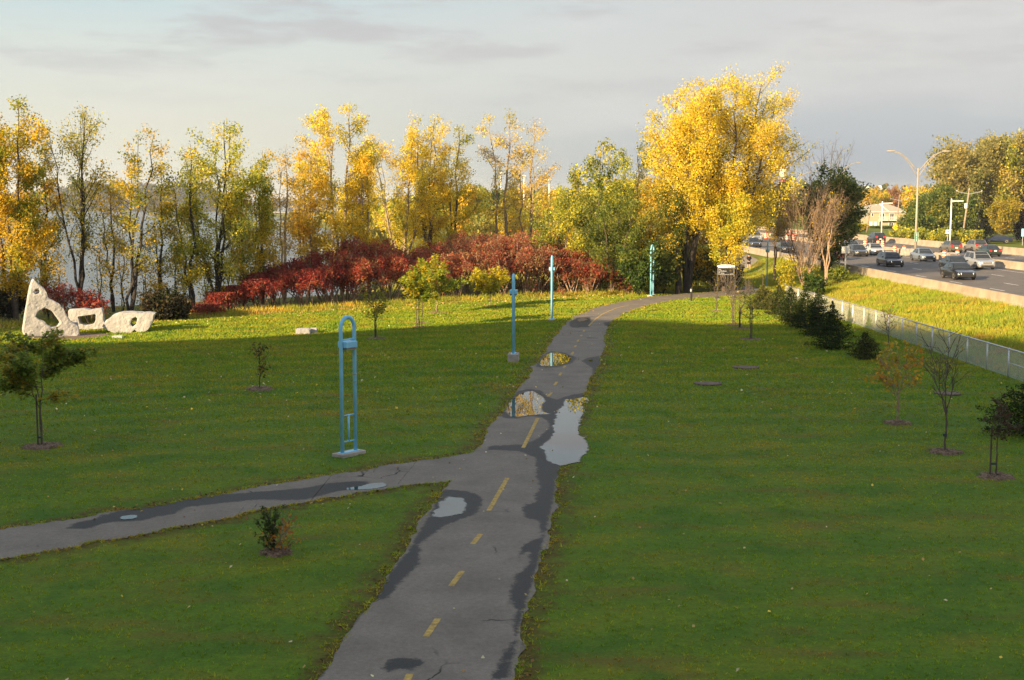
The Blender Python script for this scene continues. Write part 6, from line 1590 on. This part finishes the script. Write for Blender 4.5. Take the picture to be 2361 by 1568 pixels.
def skinned(name, V, E, RAD, m, parent, rootv=0, sub=2):
    me = bpy.data.meshes.new(name); me.from_pydata(V, E, []); me.materials.append(m)
    o = link(name, me, parent)
    sk = o.modifiers.new('skin', 'SKIN'); sk.use_smooth_shade = True
    for i, rr in enumerate(RAD): me.skin_vertices[0].data[i].radius = rr
    me.skin_vertices[0].data[rootv].use_root = True
    sb = o.modifiers.new('sub', 'SUBSURF'); sb.levels = sb.render_levels = sub
    return o
skinned('body', V, E, RAD, M['skin'], pr)
sh_i = [0, 1, 2, 3, 7, 8, 11, 12]
mp_ = {j: i for i, j in enumerate(sh_i)}
Vs = [V[i] for i in sh_i]; Vs[5] = (-.245, .04, 1.16); Vs[7] = (.26, .02, 1.16); Vs[0] = (0, 0, .86)
skinned('shirt', Vs, [(0, 1), (1, 2), (2, 3), (3, 4), (4, 5), (3, 6), (6, 7)], [(.205, .155), (.185, .14), (.205, .145), (.17, .115), (.096, .096), (.085, .085), (.096, .096), (.085, .085)], M['cloth'], pr)
skinned('shorts', [(0, 0, .95), (-.10, 0, .84), (-.115, .05, .54), (.10, 0, .84), (.115, .0, .53)], [(0, 1), (1, 2), (0, 3), (3, 4)], [(.18, .14), (.125, .125), (.11, .11), (.125, .125), (.11, .11)], M['cloth'], pr)
MB().lathe([(.05, 1.60), (.092, 1.64), (.104, 1.70), (.09, 1.76), (.04, 1.80)], 14, (0, 0, 0)).build('hair', M['hair'], pr, (0, .005, -.01), smooth=True)
for s, dy in ((-.11, .03), (.12, -.15)): MB().box((s, dy, .05 if s < 0 else .075), (.10, .27, .09)).build('shoe', M['trim'], pr, bevel=.03)

# ------------------------------------------------------------------ grass blades and fallen leaves
rsG = np.random.RandomState(77)
def blades(name, P, hgt, wid, rs, tint, lean=.5, nb=3, wmul=None):
    n = len(P) * nb
    B = np.repeat(P, nb, 0) + np.concatenate([rs.randn(n, 2) * wid[0] * 1.2, np.zeros((n, 1))], 1)
    hh = np.repeat(hgt, nb) * (.6 + .7 * rs.rand(n)); a = rs.rand(n) * 6.283
    w = wid[0] + (wid[1] - wid[0]) * rs.rand(n)
    if wmul is not None: w = w * np.repeat(wmul, nb)
    dx, dy = np.cos(a) * w * .5, np.sin(a) * w * .5
    tp = B + np.stack([rs.randn(n) * hh * lean, rs.randn(n) * hh * lean, hh], 1)
    V = np.stack([B - np.stack([dx, dy, 0 * dx], 1), B + np.stack([dx, dy, 0 * dx], 1), tp], 1).reshape(-1, 3)
    me = bpy.data.meshes.new(name)
    me.vertices.add(3 * n); me.vertices.foreach_set('co', V.astype(np.float32).ravel())
    me.loops.add(3 * n); me.loops.foreach_set('vertex_index', np.arange(3 * n, dtype=np.int32))
    me.polygons.add(n); me.polygons.foreach_set('loop_start', np.arange(0, 3 * n, 3, dtype=np.int32)); me.update(calc_edges=True)
    at_ = me.attributes.new('Col', 'FLOAT_COLOR', 'POINT')
    c = tint(n) if callable(tint) else np.tile(tint, (n, 1))
    at_.data.foreach_set('color', np.concatenate([np.repeat(c, 3, 0), np.ones((3 * n, 1))], 1).astype(np.float32).ravel())
    me.materials.append(M['blade'])
    return tag(link(name, me), kind='stuff')
def on_ground(P): return np.concatenate([P, zt(P[:, 0], P[:, 1])[:, None]], 1)
BIG = np.array(PUD['big'])
def free(P): return ~(inside(P, PATH_POLY[::4]) | inside(P, SPUR_POLY[::4]))
def scatter(n, y0, y1, pw_=1.0):
    y = y0 + (y1 - y0) * rsG.rand(n) ** pw_
    half = 1420 / F * y + 3.0
    x = (rsG.rand(n) * 2 - 1) * half
    return np.stack([x, y], 1)
def lim(P): return P[(P[:, 0] < 21.2) & (P[:, 1] < np.interp(P[:, 0], EDGE_X, EDGE_Y) - 1)]
P = lim(scatter(330000, 17, 105, .80)); P = P[free(P)]
P = P[sdf(P, BIG) < 0]; P = P[rsG.rand(len(P)) < .42 + .58 * sst(34, 80, P[:, 1])]; P = P[sdf(P, np.array(GRAVEL)) < 0]
P = P[(edge_dist(P) > .75 * rsG.rand(len(P)) ** .7) | (rsG.rand(len(P)) < .12)]
jit = lambda n: 1 + .13 * rsG.randn(n, 1) * np.ones((1, 3)) + np.stack([.10 * rsG.randn(n), 0 * rsG.randn(n), 0 * rsG.randn(n)], 1)
gr = sst(25, 75, P[:, 1])
blades('grass', on_ground(P), (.030 + .022 * rsG.rand(len(P))) * (1 + 1.1 * gr), (.014, .028), rsG, jit, .45, 4, 1 + 1.9 * gr)
# ragged fringe growing over the path edges
fr_ = []
for Ed, n, sgn in ((LEs, 6000, -1), (REs, 6000, 1), (SUs, 3000, 1), (SLs, 3000, -1)):
    i = (rsG.rand(n) * (len(Ed) - 2)).astype(int); d = Ed[i + 1] - Ed[i]; d /= np.linalg.norm(d, axis=1)[:, None] + 1e-9
    nn = np.stack([d[:, 1], -d[:, 0]], 1) * sgn
    # clumped: the fringe wanders in and out
    wob = .10 * np.sin(i * .9) + .07 * np.sin(i * .33 + 2)
    fr_.append(Ed[i] + nn * (wob + np.abs(rsG.randn(n)) * .16 - .08)[:, None])
fr_ = np.concatenate(fr_); P = fr_[(fr_[:, 1] > 15) & (fr_[:, 1] < 112)]
P = P[(np.maximum(sdf(P, PATH_POLY[::4]), sdf(P, SPUR_POLY[::4])) < .04) & (sdf(P, BIG) < .05)]
blades('grass', on_ground(P), .035 + .03 * rsG.rand(len(P)), (.012, .03), rsG, lambda n: jit(n) * np.array([[1.35, 1.1, 1.0]]), .9, 3)
# tall grass on the highway bank and rough grass along the thicket
n = 48000; P = np.stack([21.7 + 9.6 * rsG.rand(n), 40 + 112 * rsG.rand(n)], 1)
TALL = lambda n: np.array([[.98, 1.0, 1.2]]) * (1 + .16 * rsG.randn(n, 1)) + np.array([[.5, .12, .6]]) * rsG.rand(n, 1)
cl_ = .5 + .5 * np.sin(P[:, 0] * 1.7 + P[:, 1] * .45) * np.sin(P[:, 1] * .31 + 1.2)
blades('tall_grass', on_ground(P), (.14 + .36 * cl_ * rsG.rand(n)), (.022, .055), rsG, TALL, .35, 4)
n = 9000; y = rsG.rand(n); xs = -36 + 52 * y; P = np.stack([xs, np.interp(xs, EDGE_X, EDGE_Y) - .6 + 3.2 * rsG.rand(n)], 1); P = P[free(P)]
STRAW = lambda n: np.array([[1.4, 1.1, 1.9]]) * (1 + .3 * rsG.randn(n, 1))
blades('tall_grass', on_ground(P), .12 + .38 * rsG.rand(len(P)) * sst(-.6, 1.4, P[:, 1] - np.interp(P[:, 0], EDGE_X, EDGE_Y)), (.03, .08), rsG, STRAW, .4, 3)
n = 16000; P = np.stack([-40 + 62 * rsG.rand(n), 112 + 70 * rsG.rand(n) ** 1.3], 1); P = P[free(P)]; Q = on_ground(P); Q = Q[Q[:, 2] > -2.9]
blades('tall_grass', Q, .3 + .5 * rsG.rand(len(Q)), (.05, .14), rsG, STRAW, .4, 3)
# fallen leaves
def fallen(n, y0, y1, size, cols, keep=None):
    P = lim(scatter(n, y0, y1, .8))
    if keep is not None: P = P[keep(P)]
    Q = on_ground(P); Q[:, 2] += .045 - .02 * (~free(P))
    return tag(link('fallen_leaves', leaf_mesh('fallen_leaves', Q, size, pick(rsG, cols, len(Q)), rsG, .85, .8, [M['deadleaf']])), kind='stuff')
FL = [(.52, .40, .14, 4), (.55, .48, .28, 3), (.42, .24, .07, 2), (.60, .42, .05, 2)]
fallen(480, 18, 50, .07, FL); fallen(1300, 45, 104, .115, FL)
n = 900; x = -34 + 46 * rsG.rand(n); P = np.stack([x, np.interp(x, EDGE_X, EDGE_Y) - 4.5 * rsG.rand(n) ** 1.6], 1); P = P[free(P)]; Q = on_ground(P); Q[:, 2] += .05
tag(link('fallen_leaves', leaf_mesh('fallen_leaves', Q, .14, pick(rsG, [(.60, .44, .16, 4), (.50, .30, .10, 3)], len(Q)), rsG, .8, .8, [M['deadleaf']])), kind='stuff')
# russet leaf litter along the worn path edge
P = fr_; k_ = rsG.choice(len(P), 5200); P = P[k_] + rsG.randn(5200, 2) * .22; P = P[free(P) & (P[:, 1] > 15) & (P[:, 1] < 60) & (sdf(P, BIG) < 0)]; Q = on_ground(P); Q[:, 2] += .03
tag(link('fallen_leaves', leaf_mesh('fallen_leaves', Q, .07, pick(rsG, [(.14, .065, .022, 4), (.20, .10, .03, 3), (.10, .05, .02, 2)], len(Q)), rsG, .8, .7, [M['deadleaf']])), kind='stuff')

# ------------------------------------------------------------------ the air
m = bpy.data.materials.new('haze_air'); m.use_nodes = True
nt = m.node_tree; nt.nodes.clear()
o_ = nt.nodes.new('ShaderNodeOutputMaterial'); v_ = nt.nodes.new('ShaderNodeVolumePrincipled')
v_.inputs['Color'].default_value = (.80, .84, .88, 1); v_.inputs['Density'].default_value = .00013; v_.inputs['Anisotropy'].default_value = .0
nt.links.new(v_.outputs[0], o_.inputs['Volume'])
hz_ = MB().box((0, 4250, 23.6), (12600, 10100, 56.8)).build('haze', m)
tag(hz_, kind='stuff')
